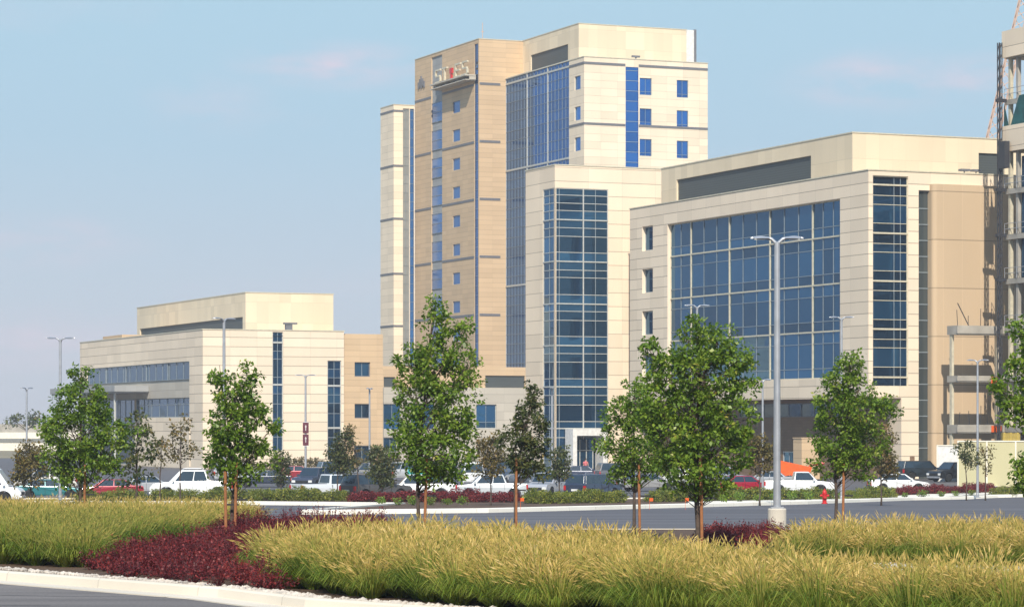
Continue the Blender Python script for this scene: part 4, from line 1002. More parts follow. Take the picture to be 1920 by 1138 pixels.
def barberry(name, label, poly, spacing, seed, H=.5, per=330, leaf=.045):
    P_ = scatter(poly, spacing, seed); rg = np.random.default_rng(seed); n = len(P_)
    # upright twigs densely set with small leaves
    tw = 34; cx = np.repeat(np.array([(x, y, zroad(y)+.14) for x, y in P_]), tw, 0); N = n*tw
    az = rg.random(N)*6.283; ln = rg.random(N)**.7; hh = np.repeat(.6+.7*rg.random(n), tw)*H*(.7+.6*rg.random(N))*(1-.5*ln)
    d = np.stack([np.cos(az)*ln*.42, np.sin(az)*ln*.42, hh], 1)
    pl = max(6, per//tw); f = rg.random((N, pl))**.7
    p = (cx[:, None, :]+d[:, None, :]*(.15+.85*f[:, :, None])).reshape(-1, 3)+rg.normal(size=(N*pl, 3))*.025
    v, q, t = leaves(p, np.full(len(p), .01), 1, leaf, seed+1, droop=-.3)
    ct = np.repeat(rg.random(n), tw*pl); t = np.clip(t*.7+ct*.3, 0, 1)
    # twig stems
    sd = np.array([.004, 0, 0]); vs_ = np.stack([cx-sd, cx+sd, cx+d+sd*.5, cx+d-sd*.5], 1).reshape(-1, 3)
    qs = len(v)+np.arange(N*4).reshape(-1, 4)
    o = ribbons(name, np.concatenate([v, vs_]), np.concatenate([q, qs]), np.zeros((0, 3), int), np.concatenate([t, np.full(N, .1)]), M['barb'])
    return tag(o, label, 'shrubs', kind='stuff')

def poly_px(L_): return [gpt(a, b) for a, b in L_]
grass('fountain_grass', 'dense golden fountain grass filling the front of the bed', [gpt(495, 1072), gpt(540, 1102), gpt(640, 1116), gpt(960, 1146)] + [(3, 37.6), (8.0, 34.3), (X(2060, 34), 34), (X(2060, 37.2), 37.2), (X(1500, 41), 41), (X(1300, 46), 46), (X(900, 52.5), 52.5), (X(620, 53.5), 53.5), (X(520, 50.5), 50.5)], .5, 21, nb=520, npl=130, H=.80, gold=.5)
grass('fountain_grass', 'taller tawny grass in the bed at the left', [gpt(-40, 1060), gpt(60, 1061), gpt(165, 1068), gpt(200, 1040), gpt(370, 1014), (X(372, 68), 68), (X(480, 76), 76), (X(470, 82), 82), (X(400, 86), 86), (X(-40, 87), 87)], .6, 22, nb=420, npl=80, H=.82, gold=.35, wide=.0085, pt_=-.13, gy=.3)
grass('fountain_grass', 'golden grass rows behind on the right, before the road', [(X(1500, 53), 53), (X(1965, 51.5), 51.5), (X(1965, 57.5), 57.5), (X(1580, 58), 58), (X(1485, 55.5), 55.5)], .52, 23, nb=480, npl=115, H=.72, gold=.5)
barberry('barberry_shrubs', 'deep red barberry mass by the kerb at the lower left', poly_px([(160, 1066), (200, 1078), (300, 1091), (520, 1112), (510, 1066), (475, 1036), (430, 1014), (360, 1030), (230, 1046)]), .62, 31, H=.43)
barberry('barberry_shrubs', 'dark red barberry band behind the golden grass near the slender tree', poly_px([(380, 1016), (430, 1035), (500, 1045), (740, 1020), (725, 1006), (480, 1002)]), .5, 32, H=.58)
barberry('barberry_shrubs', 'dark red barberry patch at the foot of the tall lamp', [(X(1315, 64), 64), (X(1470, 62), 62), (X(1465, 73), 73), (X(1330, 74), 74)], .55, 33, H=.38)
barberry('barberry_shrubs', 'small dark red shrub at the lower right corner', [(X(1885, 40), 40), (X(1925, 40), 40), (X(1925, 41.3), 41.3), (X(1885, 41.3), 41.3)], .45, 34, H=.45)
def rocks(name, label, pts, n, seed, smin=.03, smax=.09):
    rg = random.Random(seed); bm = bmesh.new(); p = pts
    base = bmesh.new(); bmesh.ops.create_icosphere(base, subdivisions=1, radius=1); bv = [v.co.copy() for v in base.verts]; bf = [[v.index for v in f.verts] for f in base.faces]; base.free()
    V_ = []; F_ = []
    for k in range(n):
        x, y = p(rg); s_ = rg.uniform(smin, smax); o_ = len(V_); sc = (s_*rg.uniform(.8, 1.4), s_*rg.uniform(.8, 1.4), s_*rg.uniform(.5, .9))
        for v in bv: j = rg.uniform(.8, 1.15); V_.append((x+v.x*sc[0]*j, y+v.y*sc[1]*j, zroad(y)+.15+sc[2]*.4+v.z*sc[2]*j))
        F_ += [[o_+i for i in f] for f in bf]
    me = bpy.data.meshes.new(name); me.from_pydata(V_, [], F_); me.materials.append(M['rock']); bm.free()
    o = bpy.data.objects.new(name, me); COL.objects.link(o); return tag(o, label, 'gravel', kind='stuff')
edge = [Vector(BED[i]) for i in range(1, 8)]
def on_edge(rg):
    i = rg.choice([1, 1, 1, 2, 2, 3, 4, 5]); a, b = edge[i-0], edge[min(i+1, 6)]; 
    if i == 1: a = Vector((-13, 56.3)); b = edge[2]
    q = a.lerp(b, rg.random()); d = (b-a).normalized(); nrm = Vector((-d.y, d.x)); 
    return tuple(q+nrm*abs(rg.gauss(.06, .09)))
rocks('white_rocks', 'white rocks scattered along the inside of the front kerb', on_edge, 1900, 5, .018, .055)
rocks('white_rocks', 'white rock patch between the grass rows at the right', lambda rg: (rg.uniform(6.6, 10.4), rg.uniform(50.2, 53.8)), 2600, 6, .04, .09)

# ---- shrubs in front of the parked cars
def shrub_master(name, mat, r, h, seed, n, leaf=.09):
    rg = random.Random(seed); cen = []
    for k in range(n):
        a = rg.random()*6.283; q = rg.random()**.5; zc = rg.random()
        cen.append((math.cos(a)*q*r*(1-zc*.35), math.sin(a)*q*r*(1-zc*.35), .08+zc*h*.85))
    v, q, t = leaves(cen, [.13]*n, 14, leaf, seed)
    o = empty(name, (0, 0, 0)); ribbons('foliage', v, q, np.zeros((0, 3), int), t, M[mat], o)
    g = MB()
    for k in range(6): a = k*1.05; g.tube([(0, 0, -.05), (math.cos(a)*r*.5, math.sin(a)*r*.5, h*.7)], [.015, .005], 4)
    g.build('stem', M['bark'], o); return o
sm1 = shrub_master('green_shrub', 'shrub', .6, .55, 11, 46); sm2 = shrub_master('red_shrub', 'barb', .62, .5, 12, 46); 
def place_row(master, used, a, b, n, label, cat, group, seed):
    rg = random.Random(seed)
    for k in range(n):
        o = master if not used[0] else copy_tree(master); used[0] = True
        f = (k+.5)/n; D = a[1]+(b[1]-a[1])*f+rg.uniform(-.7, .7); px = a[0]+(b[0]-a[0])*f+rg.uniform(-4, 4)
        o.location = (X(px, D), D, zroad(D)+.12); o.rotation_euler = (0, 0, rg.random()*6.28); s_ = rg.uniform(.8, 1.25); o.scale = (s_, s_, s_*rg.uniform(.85, 1.2))
        tag(o, label, cat, group)
u1, u2 = [False], [False]
GR = [((150, 176), (270, 176), 7, 'low yellow green shrub in the row before the red and teal cars'), ((285, 176), (455, 176), 10, 'low yellow green shrub in the row under the white crew cab truck'), ((460, 174), (650, 174), 13, 'low yellow green shrub in the row left of the grey wagon'),
      ((990, 158), (1165, 164), 14, 'leafy green shrub in the row before the dark blue wagon'), ((1215, 168), (1330, 172), 9, 'leafy green shrub in the row behind the largest tree'), ((1335, 176), (1450, 180), 10, 'olive green shrub in the row before the red car'),
      ((1465, 180), (1560, 184), 9, 'olive green shrub in the row before the white single cab pickup'), ((1590, 186), (1668, 192), 7, 'olive green shrub in the row before the white sedan'), ((1862, 205), (1960, 208), 8, 'bright green shrub in the row at the foot of the site fence')]
for k, (a, b, n, lab) in enumerate(GR):
    for j in range(2): place_row(sm1, u1, (a[0], a[1]+j*2.2), (b[0], b[1]+j*2.2), n, lab, 'shrub', lab.replace('shrub in', 'shrubs in'), 100+k*2+j)
RD = [((660, 168), (970, 166), 24, 'dark red shrub in the row before the silver and white pickups'), ((1680, 206), (1858, 214), 15, 'dark red shrub in the row below the black vehicles')]
for k, (a, b, n, lab) in enumerate(RD):
    for j in range(2): place_row(sm2, u2, (a[0], a[1]+j*2.0), (b[0], b[1]+j*2.0), n, lab, 'shrub', lab.replace('shrub in', 'shrubs in'), 200+k*2+j)
gm = shrub_master('ground_plant', 'leaf', .35, .3, 15, 16); u3 = [False]
place_row(gm, u3, (700, 150), (880, 152), 6, 'small green tuft on the narrow island kerb', 'plant', 'small green tufts on the island kerb', 300)
place_row(gm, u3, (1310, 162), (1840, 207), 17, 'small green tuft growing in the white gravel strip', 'plant', 'small green tufts in the gravel strip', 301)

u4 = [False]; hm2 = shrub_master('foundation_shrub', 'leaf_brown', .9, 1.2, 18, 60, .16)
place_row(hm2, u4, (395, 322), (700, 330), 14, 'brownish foundation shrub along the foot of the cream left building', 'shrub', 'foundation shrubs at the left building', 400)
place_row(hm2, u4, (725, 372), (980, 382), 9, 'brownish foundation shrub along the grey link block', 'shrub', 'foundation shrubs at the link block', 401)
# ================================================================ lamps
def lamp(px, D, H, label, rz=0, base=None, group='parking lot lamps', dbl=True, s_=1.0, ztop=None):
    z0 = zroad(D)
    rt_ = empty('street_lamp', (X(px, D), D, z0), rz, label, 'street lamp', group)
    bh = .12
    if base: 
        g = MB(); g.lathe([(.245, -.3), (.245, base-.03), (.225, base)], n=24); g.build('concrete_base', M['conc'], rt_, smooth=False); bh = base
    g = MB(); g.box(-.17, .17, -.17, .17, bh, bh+.04); g.lathe([(.1, bh+.04), (.1, bh+.25), (.085, bh+.3)], n=12); g.build('base_plate', M['steel'], rt_)
    g = MB(); g.tube([(0, 0, bh+.04), (0, 0, H*.5), (0, 0, H-.12)], [.082*s_, .072*s_, .06*s_], 12); g.build('pole', M['steel'], rt_, smooth=False)
    for sg_ in ((-1, 1) if dbl else (-1,)):
        g = MB(); g.tube([(0, 0, H-.3), (sg_*.05, 0, H-.12), (sg_*.15, 0, H-.03), (sg_*.3, 0, H)], [.05, .05, .045, .04], 8); a_ = g.build('arm', M['steel'], rt_, smooth=True)
        g = MB(); n = 8; prof = []
        for k in range(n+1):
            f = k/n; wv = .15*math.sin(math.pi*min(1, f*1.0+.12))**.6; prof.append((sg_*(.2+.50*f), wv, .055*math.sin(math.pi*(f*.9+.05))))
        for a, b in zip(prof[:-1], prof[1:]):
            g.face([(a[0], -a[1], H-.02), (b[0], -b[1], H-.02), (b[0], 0, H-.0+b[2]), (a[0], 0, H-.0+a[2])])
            g.face([(a[0], a[1], H-.02), (b[0], b[1], H-.02), (b[0], 0, H-.0+b[2]), (a[0], 0, H-.0+a[2])])
            g.face([(a[0], -a[1], H-.02), (b[0], -b[1], H-.02), (b[0], b[1], H-.035), (a[0], a[1], H-.035)])
        h_ = g.build('lamp_head', M['steel'], rt_)
        g = MB(); g.box(sg_*.32, sg_*.6, -.08, .08, H-.05, H-.036); g.build('lens', M['clear_l'], h_)
    return rt_
lamp(1457, 75, 8.02, 'tallest grey double headed lamp on a round concrete base in the flower bed', base=.88, s_=1.25, group='parking lot lamps')
for px, D, H, rz, kx, lab in ((420, 186, 11.97, 50, 1.5, 'lamp behind the slender tree with heads seen edge on'), (113, 180, 10.4, 0, 1.35, 'double lamp at the left against the sky'), (573, 300, 10.57, 0, 1.6, 'double lamp carrying the maroon banners'),
                     (1307, 162, 11.4, 10, 1.05, 'double lamp rising behind the crown of the largest tree'), (1578, 176, 11.5, 0, 1.1, 'double lamp above the conical tree at the right'), (50, 204, 7.9, 60, 1, 'thin distant lamp at the far left'),
                     (1035, 232, 8.3, 88, 1.2, 'thin pale lamp in front of the dark glass corner'), (693, 207, 7.9, 75, 1, 'thin lamp in front of the tan end bay'), (1430, 184, 7.9, 30, 1, 'thin lamp between the largest tree and the tall pole'), (1833, 200, 9.8, -15, 1.1, 'double lamp in front of the concrete decks')):
    lamp(px, D, H, lab, R(rz)).scale = (kx, kx, 1)
DB = 300
g = MB(); wz = 5.5/F*DB
for a, b in ((Z(792, DB), Z(812, DB)), (Z(814, DB), Z(835, DB))): g.box(-wz, wz, -.16, -.14, b, a)
bn = tag(g.build('banner', M['maroon'], loc=(X(573.5, DB), DB-.03, 0)), 'pair of maroon banners hung one above the other on a lamp pole', 'banner')
g = MB()
for a in (802, 824): 
    z = Z(a, DB); g.box(-.03, .03, -.166, -.1605, z-.3, z+.3); g.box(-.1, .1, -.167, -.161, z+.1, z+.16)
g.build('lettering', M['white'], bn)
g = MB(); 
for a in (791.5, 836): z = Z(a, DB); g.tube([(-.32, -.15, z), (.32, -.15, z)], .025, 5); g.box(-.03, .03, -.15, 0, z-.03, z+.03)
g.build('bracket', M['steel'], bn)

# ================================================================ vehicles
PAINT = {}
def paint(col):
    if col not in PAINT:
        m, n, b = newmat('car_paint'); b.inputs['Base Color'].default_value = (*col, 1); b.inputs['Roughness'].default_value = .3; b.inputs['Metallic'].default_value = .15
        b.inputs['Coat Weight'].default_value = .6; b.inputs['Coat Roughness'].default_value = .08; PAINT[col] = m
    return PAINT[col]
SPEC = { # length, width, floor, wheel x, wheel r, lower outline (x,z) rear to front, greenhouse (x base rear, x base front, x top rear, x top front, z base, z top)
 'sedan': dict(L=4.7, W=1.78, r=.32, wx=(.95, 3.75), top=[(0.02, .95), (.55, 1.0), (1.2, .97), (3.1, .95), (3.5, .92), (4.5, .75), (4.68, .62)], gh=(.65, 3.45, 1.3, 2.75, .94, 1.42), doors=(1.2, 2.05, 2.95)),
 'suv': dict(L=4.75, W=1.88, r=.37, wx=(.9, 3.75), top=[(0.02, 1.08), (.1, 1.1), (3.2, 1.1), (3.55, 1.08), (4.55, .98), (4.72, .8)], gh=(.06, 3.5, .3, 2.9, 1.08, 1.78), doors=(1.2, 2.1, 3.0)),
 'van': dict(L=5.3, W=2.0, r=.37, wx=(1.0, 4.3), top=[(0.02, 1.1), (3.9, 1.15), (4.3, 1.12), (5.1, .95), (5.26, .8)], gh=(.04, 4.6, .12, 3.9, 1.1, 2.1), doors=(1.6, 2.8, 3.9)),
 'crew': dict(L=5.2, W=1.85, r=.38, wx=(.95, 4.15), top=[(0.03, 1.12), (1.5, 1.15), (3.5, 1.12), (3.85, 1.1), (5.0, .98), (5.18, .8)], gh=(1.45, 4.0, 1.75, 3.3, 1.1, 1.76), doors=(1.65, 2.5, 3.4), bed=(.12, 1.4)),
 'pickup': dict(L=5.3, W=1.9, r=.38, wx=(1.1, 4.2), top=[(0.03, 1.12), (2.1, 1.12), (3.7, 1.1), (3.95, 1.08), (5.1, .98), (5.28, .8)], gh=(2.2, 4.0, 2.35, 3.35, 1.08, 1.76), doors=(2.35, 2.4, 3.5), bed=(.12, 2.05)),
}
def car(name, kind, col, px, D, heading, label, cat, z=None, rack=False, grp='vehicles in the car park'):
    s_ = SPEC[kind]; L_c, Wd, r = s_['L'], s_['W']/2, s_['r']
    rt_ = empty(name, (X(px, D), D, zroad(D) if z is None else z), R(heading), label, cat, grp)
    x0 = -L_c/2; pm = paint(col)
    fl = .32; bt = []
    for wx in s_['wx']:
        arc = [(wx+(r+.07)*math.cos(a), r+(r+.07)*math.sin(a)) for a in [R(180-18*k) for k in range(11)]]
        arc = [q for q in arc if q[1] >= fl-.001]
        bt += [(arc[0][0], fl)] + arc + [(arc[-1][0], fl)]
    outline = [(0.04, .45), (.1, fl)] + bt + [(L_c-.15, fl), (L_c-.02, .42)] + s_['top'][::-1]
    g = MB(); n = len(outline)
    # three-layer body: sides pulled in at sill and shoulder
    def yy(z): return Wd*(1-.07*max(0, (z-.75)/.4)**2-.05*max(0, (.55-z)/.3))
    for sgn in (1, -1):
        p = [(x0+a, sgn*yy(b), b) for a, b in outline]; g.face(p if sgn < 0 else p[::-1])
    for i in range(n):
        a, b = outline[i], outline[(i+1) % n]
        g.face([(x0+a[0], -yy(a[1]), a[1]), (x0+a[0], yy(a[1]), a[1]), (x0+b[0], yy(b[1]), b[1]), (x0+b[0], -yy(b[1]), b[1])])
    body = g.build('body', pm, rt_, bevel=.035)
    # cabin
    a, b, c, d, zb, zt_ = s_['gh']; wb, wt = Wd*.93, Wd*.76
    bo = [(x0+a, -wb, zb), (x0+b, -wb, zb), (x0+b, wb, zb), (x0+a, wb, zb)]; to = [(x0+c, -wt, zt_), (x0+d, -wt, zt_), (x0+d, wt, zt_), (x0+c, wt, zt_)]
    g = MB(); 
    for i in range(4): j = (i+1) % 4; g.face([bo[i], bo[j], to[j], to[i]])
    g.face(to); g.build('cabin', pm, rt_, bevel=.05)
    def pane(q, u0, u1, v0, v1, nm, off=.012):
        A, B_, C_, D_ = [Vector(v) for v in q]; nn_ = (B_-A).cross(D_-A).normalized()
        f = lambda u, v: A.lerp(B_, u).lerp(D_.lerp(C_, u), v)
        g = MB(); outer = [f(u0, v0)+nn_*off, f(u1, v0)+nn_*off, f(u1, v1)+nn_*off, f(u0, v1)+nn_*off]; inn = [v-nn_*(off+.02) for v in outer]
        g.face(outer)
        for i in range(4): j = (i+1) % 4; g.face([outer[j], outer[i], inn[i], inn[j]])
        return g.build(nm, M['cglass'], rt_)
    pane([bo[1], bo[2], to[2], to[1]], .035, .965, .05, .93, 'windshield')
    pane([bo[3], bo[0], to[0], to[3]], .08, .92, .15, .88, 'rear_window')
    for q in ([bo[0], bo[1], to[1], to[0]], [bo[2], bo[3], to[3], to[2]]):
        dr_ = s_['doors']; u = lambda x: (x-a)/(b-a)
        flip = q[0] == bo[2]
        segs = []
        if kind in ('suv', 'van'): segs = [(u(a)+.035, u(dr_[0])-.012), (u(dr_[0])+.006, u(dr_[1])-.01), (u(dr_[1])+.01, min(.965, u(dr_[2])+.07))]
        elif kind == 'pickup': segs = [(.07, .93)]
        else: segs = [(max(.05, u(dr_[0])-.14), u(dr_[1])-.012), (u(dr_[1])+.012, min(.95, u(dr_[2])+.1))]
        for s0_, s1_ in segs:
            if flip: s0_, s1_ = 1-s1_, 1-s0_
            pane(q, s0_, s1_, .06, .9, 'side_window')
    if s_.get('bed'):
        e0_, e1_ = s_['bed']; zt2 = 1.135
        g = MB(); g.box(x0+e0_, x0+e1_, -Wd*.8, Wd*.8, 1.09, 1.155); g.build('bed_liner', M['black'], rt_)
    # wheels
    for wx in s_['wx']:
        for sgn in (1, -1):
            wr = empty('wheel', (x0+wx, sgn*(Wd-.12), r)); wr.parent = rt_
            g = MB(); g.lathe([(r*.62, -.11), (r*.95, -.11), (r, -.07), (r, .07), (r*.95, .11), (r*.62, .11)], n=20, axis='y'); g.build('tyre', M['tyre'], wr)
            g = MB(); g.lathe([(r*.1, -.085), (r*.3, -.06), (r*.6, -.09), (r*.63, -.1), (r*.63, .1), (r*.6, .09), (r*.3, .06), (r*.1, .085)], n=14, axis='y'); g.build('rim', M['rim'], wr)
    zf_ = s_['top'][-1][1]
    for sgn in (1, -1):
        g = MB(); g.box(L_c/2-.16, L_c/2+.005, sgn*Wd*.62, sgn*Wd*.95, zf_-.2, zf_-.02); g.build('headlight', M['clear_l'], rt_)
        zr_ = s_['top'][0][1]; g = MB(); g.box(x0-.005, x0+.12, sgn*Wd*.78, sgn*Wd*.97, zr_-.4, zr_-.08); g.build('taillight', M['red_l'], rt_)
        g = MB(); g.box(x0+b-.35, x0+b-.2, sgn*(Wd+.0), sgn*(Wd+.16), zb+.02, zb+.17); g.build('mirror', pm, rt_)
    g = MB(); g.box(L_c/2-.1, L_c/2+.05, -Wd*.9, Wd*.9, .33, .5); g.build('front_bumper', M['black'] if cat == 'car' else M['rim'], rt_, bevel=.03)
    g = MB(); g.box(x0-.06, x0+.1, -Wd*.9, Wd*.9, .4, .56); g.build('rear_bumper', M['black'] if cat == 'car' else M['rim'], rt_, bevel=.03)
    g = MB(); g.box(L_c/2-.03, L_c/2+.012, -Wd*.55, Wd*.55, zf_-.24, zf_-.06); g.build('grille', M['black'], rt_)
    g = MB(); g.box(x0-.015, x0+.01, -.26, .26, .62, .76); g.build('number_plate', M['white'], rt_)
    for sgn in (1, -1):
        g = MB()
        for dx in s_['doors']: g.box(x0+dx-.008, x0+dx+.008, sgn*(Wd-.02), sgn*(Wd+.004), .42, zb-.02)
        g.build('door_seam', M['black'], rt_)
    if rack:
        g = MB()
        for sgn in (1, -1): g.tube([(x0+c+.1, sgn*wt*.9, zt_+.03), (x0+c+.2, sgn*wt*.9, zt_+.1), (x0+d-.2, sgn*wt*.9, zt_+.1), (x0+d-.1, sgn*wt*.9, zt_+.02)], .02, 6)
        g.build('roof_rack', M['steel'], rt_)
    return rt_
WH = (.80, .80, .78); SI = (.42, .43, .44); DK = (.035, .038, .045)
big_ = car('pickup_truck', 'crew', WH, 360, 190, 183, 'white crew cab truck with roof rack seen side on behind the slender tree', 'pickup truck', rack=True)
big_.scale = (1.06, 1.0, 1.16)
car('cargo_van', 'van', WH, -42, 166, 2, 'large white van cut off by the left edge', 'van')
car('parked_car', 'sedan', (.02, .16, .17), 95, 196, 4, 'dark teal sedan at the left behind the grass', 'car')
car('pickup_truck', 'pickup', (.70, .66, .58), 92, 228, 170, 'cream pickup behind the teal sedan', 'pickup truck')
car('parked_car', 'sedan', (.30, .015, .03), 205, 197, 188, 'dark red sedan left of the white crew cab truck', 'car')
car('parked_car', 'sedan', SI, 262, 212, 200, 'silver sedan between the dark red sedan and the white truck', 'car')
car('parked_car', 'sedan', (.03, .04, .07), 495, 240, 180, 'dark blue sedan on the open asphalt between slender tree and banner lamp', 'car')
car('pickup_truck', 'pickup', (.72, .73, .73), 618, 196, 32, 'silver white pickup facing away with its tailgate in view', 'pickup truck')
car('parked_car', 'suv', (.05, .06, .09), 588, 232, 250, 'dark blue wagon below the banner lamp', 'car')
car('parked_car', 'suv', (.075, .065, .06), 705, 190, 38, 'charcoal wagon with red taillight right of the silver white pickup', 'car', rack=True)
car('parked_car', 'suv', (.05, .055, .06), 690, 262, 180, 'black wagon in the back row behind the charcoal wagon', 'car')
car('pickup_truck', 'pickup', WH, 785, 198, 183, 'white pickup behind the trunk of the tallest tree', 'pickup truck')
car('cargo_van', 'van', (.02, .40, .33), 795, 246, 80, 'turquoise van seen through the tallest tree', 'van')
car('pickup_truck', 'crew', (.52, .54, .55), 920, 200, 182, 'silver crew cab truck right of the tallest tree', 'pickup truck')
car('parked_car', 'van', WH, 880, 242, 100, 'tall white van behind the silver crew cab truck', 'van')
car('parked_car', 'suv', (.10, .12, .15), 1000, 245, 190, 'slate blue wagon behind the thin dull tree', 'car')
car('parked_car', 'suv', (.40, .41, .44), 1028, 206, 245, 'silver wagon facing the camera left of the dark blue wagon', 'car')
car('parked_car', 'suv', (.03, .045, .08), 1112, 200, 55, 'dark blue wagon seen from behind in front of the entrance', 'car', rack=True)
car('parked_car', 'sedan', (.02, .03, .07), 1095, 268, 0, 'navy sedan in the back row below the entrance portal', 'car')
car('parked_car', 'sedan', (.32, .31, .30), 1215, 225, 20, 'grey sedan glimpsed between the two overlapping trees', 'car')
car('parked_car', 'sedan', (.38, .01, .03), 1393, 214, 25, 'crimson sedan left of the tall lamp pole', 'car')
car('parked_car', 'sedan', SI, 1441, 236, 160, 'silver sedan directly behind the tall lamp pole', 'car')
car('pickup_truck', 'pickup', WH, 1497, 212, 0, 'white single cab pickup beside the red hydrant', 'pickup truck')
car('parked_car', 'sedan', WH, 1685, 222, 3, 'white sedan in front of the black wagon', 'car')
car('parked_car', 'suv', (.012, .018, .022), 1728, 262, 20, 'black wagon parked before the right building', 'car', z=.35)
car('pickup_truck', 'crew', (.012, .014, .018), 1790, 254, 215, 'black truck partly hidden behind the end of the site fence', 'pickup truck', z=.2)
# raised pad under the two black vehicles
g = MB(); g.box(X(1690, 262)-1, X(1690, 262)+11, 248, 268, -.02, .2); tag(g.build('raised_pavement', M['asphalt']), kind='structure')
for o in COL.objects:
    if o.get('label') == 'black wagon parked before the right building': o.location.z = .2

for k, (px, D, kd, cl, hd, lab) in enumerate((
    (448, 262, 'suv', SI, 10, 'silver wagon in the far row left of the dark blue sedan'), (545, 268, 'sedan', (.30, .02, .03), 185, 'maroon sedan in the far row below the first glass strip'),
    (640, 272, 'suv', (.04, .06, .10), 20, 'navy wagon in the far row behind the olive tree'), (742, 268, 'suv', SI, 190, 'pale silver wagon in the far row left of the turquoise van'),
    (850, 276, 'sedan', (.16, .14, .12), 10, 'brown sedan in the far row left of the tall white van'), (948, 272, 'suv', (.05, .08, .13), 170, 'blue wagon in the far row behind the thin dull tree'),
    (1165, 262, 'suv', (.12, .12, .13), 15, 'dark grey wagon in the far row right of the navy sedan'), (1290, 250, 'sedan', WH, 0, 'white sedan glimpsed behind the largest tree'), (1350, 240, 'suv', (.35, .37, .40), 30, 'light grey wagon behind the crimson sedan'))):
    car('parked_car', kd, cl, px, D, hd, lab, 'car')
# orange machine behind the white pickup
rt = empty('dump_trailer', (X(1487, 236), 236, 0), 0, 'bright orange sloping tipper body raised behind the white pickup', 'trailer')
g = MB(); pf = [(-1.35, 1.0), (1.3, 1.25), (1.5, 1.75), (-1.3, 2.35)]
for y in (-.9, .9): g.face([(a, y, b) for a, b in pf])
for i in range(4): a, b = pf[i], pf[(i+1) % 4]; g.face([(a[0], -.9, a[1]), (b[0], -.9, b[1]), (b[0], .9, b[1]), (a[0], .9, a[1])])
g.build('tipper_body', M['orange'], rt)
for k in range(6): x = -1.2+k*.5; g = MB(); g.box(x-.04, x+.04, -.96, -.9, 1.05, 1.75); g.build('rib', M['orange'], rt)
g = MB(); g.box(-1.4, 2.4, -.5, .5, .55, .75); g.build('chassis', M['black'], rt)
for x in (-.6, .4):
    for y in (-.85, .85):
        g = MB(); g.lathe([(.2, y-.1), (.38, y-.1), (.4, y), (.38, y+.1), (.2, y+.1)], cx=x, cy=.4, n=16, axis='y'); g.build('wheel', M['tyre'], rt)
g = MB(); g.tube([(1.3, 0, 1.9), (2.6, 0, 2.1)], .1, 8); g.build('hydraulic_arm', M['hydrant'], rt)

# hydrant
D_ = 158
rt = empty('fire_hydrant', (X(1546, D_), D_, zroad(D_)+.13), 0, 'red fire hydrant before the white single cab pickup', 'fire hydrant')
g = MB(); g.lathe([(.17, 0), (.17, .05), (.12, .06), (.12, .5), (.155, .52), (.155, .56), (.12, .58)], n=18); g.build('barrel', M['hydrant'], rt)
g = MB(); g.lathe([(.125, .58), (.13, .64), (.10, .72), (.05, .77), (.03, .78), (.03, .84)], n=16); g.build('bonnet', M['hydrant'], rt)
g = MB(); g.tube([(-.25, 0, .45), (.25, 0, .45)], .065, 10); g.tube([(0, -.24, .38), (0, 0, .38)], .085, 10); g.build('nozzle', M['hydrant'], rt)
# marker flags
for px, py, lab in ((1285, 948, 'tiny orange marker flag near the largest tree'), (1218, 958, 'tiny orange marker flag beside the small hidden tree'), (976, 938, 'tiny orange marker flag before the green shrubs')):
    D_ = 132; g = MB(); g.tube([(0, 0, 0), (0, 0, .55)], .008, 5); g.box(0, .16, -.004, .004, .4, .55)
    tag(g.build('marker_flag', M['orange'], loc=(X(px, D_), D_, zroad(D_)+.12)), lab, 'flag')

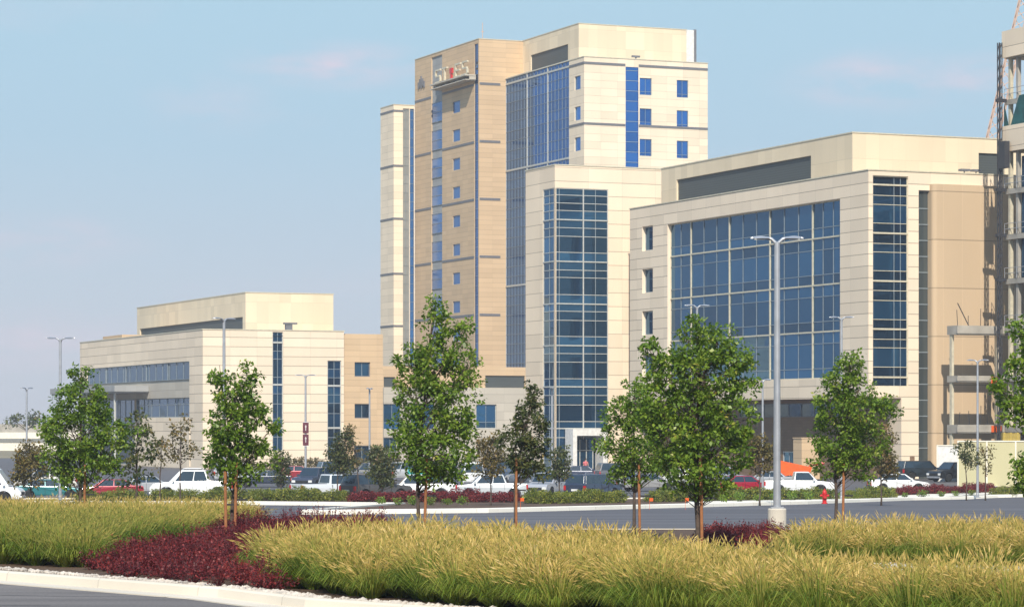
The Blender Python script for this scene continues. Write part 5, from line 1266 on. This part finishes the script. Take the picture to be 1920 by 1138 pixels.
# ================================================================ person by the entrance
def person(px, D, rz, label, shirt, z=0):
    root = empty('person', (X(px, D), D, z), rz, label, 'person')
    J = {'pel': (0, 0, .95, .13), 'wai': (0, 0, 1.08, .125), 'che': (0, -.01, 1.3, .155), 'nek': (0, 0, 1.47, .055), 'hd0': (0, 0, 1.55, .075), 'hd1': (0, -.005, 1.65, .098), 'hd2': (0, .0, 1.73, .07)}
    E = [('pel', 'wai'), ('wai', 'che'), ('che', 'nek'), ('nek', 'hd0'), ('hd0', 'hd1'), ('hd1', 'hd2')]
    for s_, t in ((1, 'l'), (-1, 'r')):
        sw = .12*s_
        J.update({'sh'+t: (s_*.19, 0, 1.40, .062), 'el'+t: (s_*.25, -.04-sw*.4, 1.12, .045), 'wr'+t: (s_*.24, -.16-sw*.3, .90, .03), 'pa'+t: (s_*.24, -.19-sw*.3, .83, .036),
                  'hi'+t: (s_*.09, 0, .90, .095), 'kn'+t: (s_*.10, -.05-sw, .50, .065), 'an'+t: (s_*.10, .03-sw*1.6, .09, .042), 'to'+t: (s_*.11, -.13-sw*1.6, .035, .035)})
        E += [('che', 'sh'+t), ('sh'+t, 'el'+t), ('el'+t, 'wr'+t), ('wr'+t, 'pa'+t), ('pel', 'hi'+t), ('hi'+t, 'kn'+t), ('kn'+t, 'an'+t), ('an'+t, 'to'+t)]
        for k in range(5):
            n_ = 'f%d%s' % (k, t); dx = (k-2)*.016
            J[n_] = (s_*.24+(dx if k < 4 else -s_*.05), -.2-sw*.3, .76-.012*(2-abs(k-1.5)) if k < 4 else .80, .009); E.append(('pa'+t, n_))
    ks = list(J); me = bpy.data.meshes.new('body'); me.from_pydata([J[k][:3] for k in ks], [(ks.index(a), ks.index(b)) for a, b in E], [])
    o = bpy.data.objects.new('body', me); COL.objects.link(o); o.parent = root
    sk = o.modifiers.new('skin', 'SKIN'); ss = o.modifiers.new('sub', 'SUBSURF'); ss.levels = 1; ss.render_levels = 1
    for i, k in enumerate(ks): me.skin_vertices[0].data[i].radius = (J[k][3], J[k][3]*(.75 if k in ('pel', 'wai', 'che') else 1)); 
    me.skin_vertices[0].data[0].use_root = True; me.materials.append(M['skin'])
    g = MB(); g.lathe([(.17, .93), (.165, 1.08), (.195, 1.3), (.20, 1.38), (.12, 1.45), (.075, 1.48)], n=18)
    for s_ in (1, -1): g.tube([(s_*.17, 0, 1.41), (s_*.215, -.01, 1.28), (s_*.245, -.03, 1.16)], [.075, .07, .062], 10)
    g.build('shirt', shirt, root, smooth=True)
    g = MB()
    for s_ in (1, -1): sw = .12*s_; g.tube([(s_*.085, 0, .98), (s_*.09, -.02, .8), (s_*.10, -.05-sw, .5), (s_*.10, .03-sw*1.6, .1)], [.125, .11, .082, .065], 10)
    g.build('trousers', M['jeans'], root, smooth=True)
    g = MB(); g.lathe([(.02, 1.80), (.07, 1.785), (.105, 1.72), (.112, 1.66), (.10, 1.60)], cy=.018, n=14); g.build('hair', M['hair'], root, smooth=True)
    g = MB()
    for s_ in (1, -1): g.box(s_*.02, s_*.045, -.108, -.09, 1.655, 1.67)
    g.build('eyes', M['black'], root)
    g = MB(); g.box(-.012, .012, -.125, -.09, 1.61, 1.65); g.build('nose', M['skin'], root)
    return root
person(1098, 300, R(10), 'person in a pink shirt walking out of the entrance portal', M['pink'], 0.0)

hz = MB(); hz.box(-700, 700, -60, 1200, -1.5, 90)
m, n, b = newmat('haze_air'); n.nodes.remove(b); pv = n.nodes.new('ShaderNodeVolumePrincipled'); pv.inputs['Density'].default_value = .00032; pv.inputs['Color'].default_value = (.93, .95, 1, 1); pv.inputs['Anisotropy'].default_value = .1
n.links.new(pv.outputs[0], n.nodes['Material Output'].inputs['Volume'])
tag(hz.build('haze', m), 'thin summer haze over the whole place', 'haze', kind='stuff')
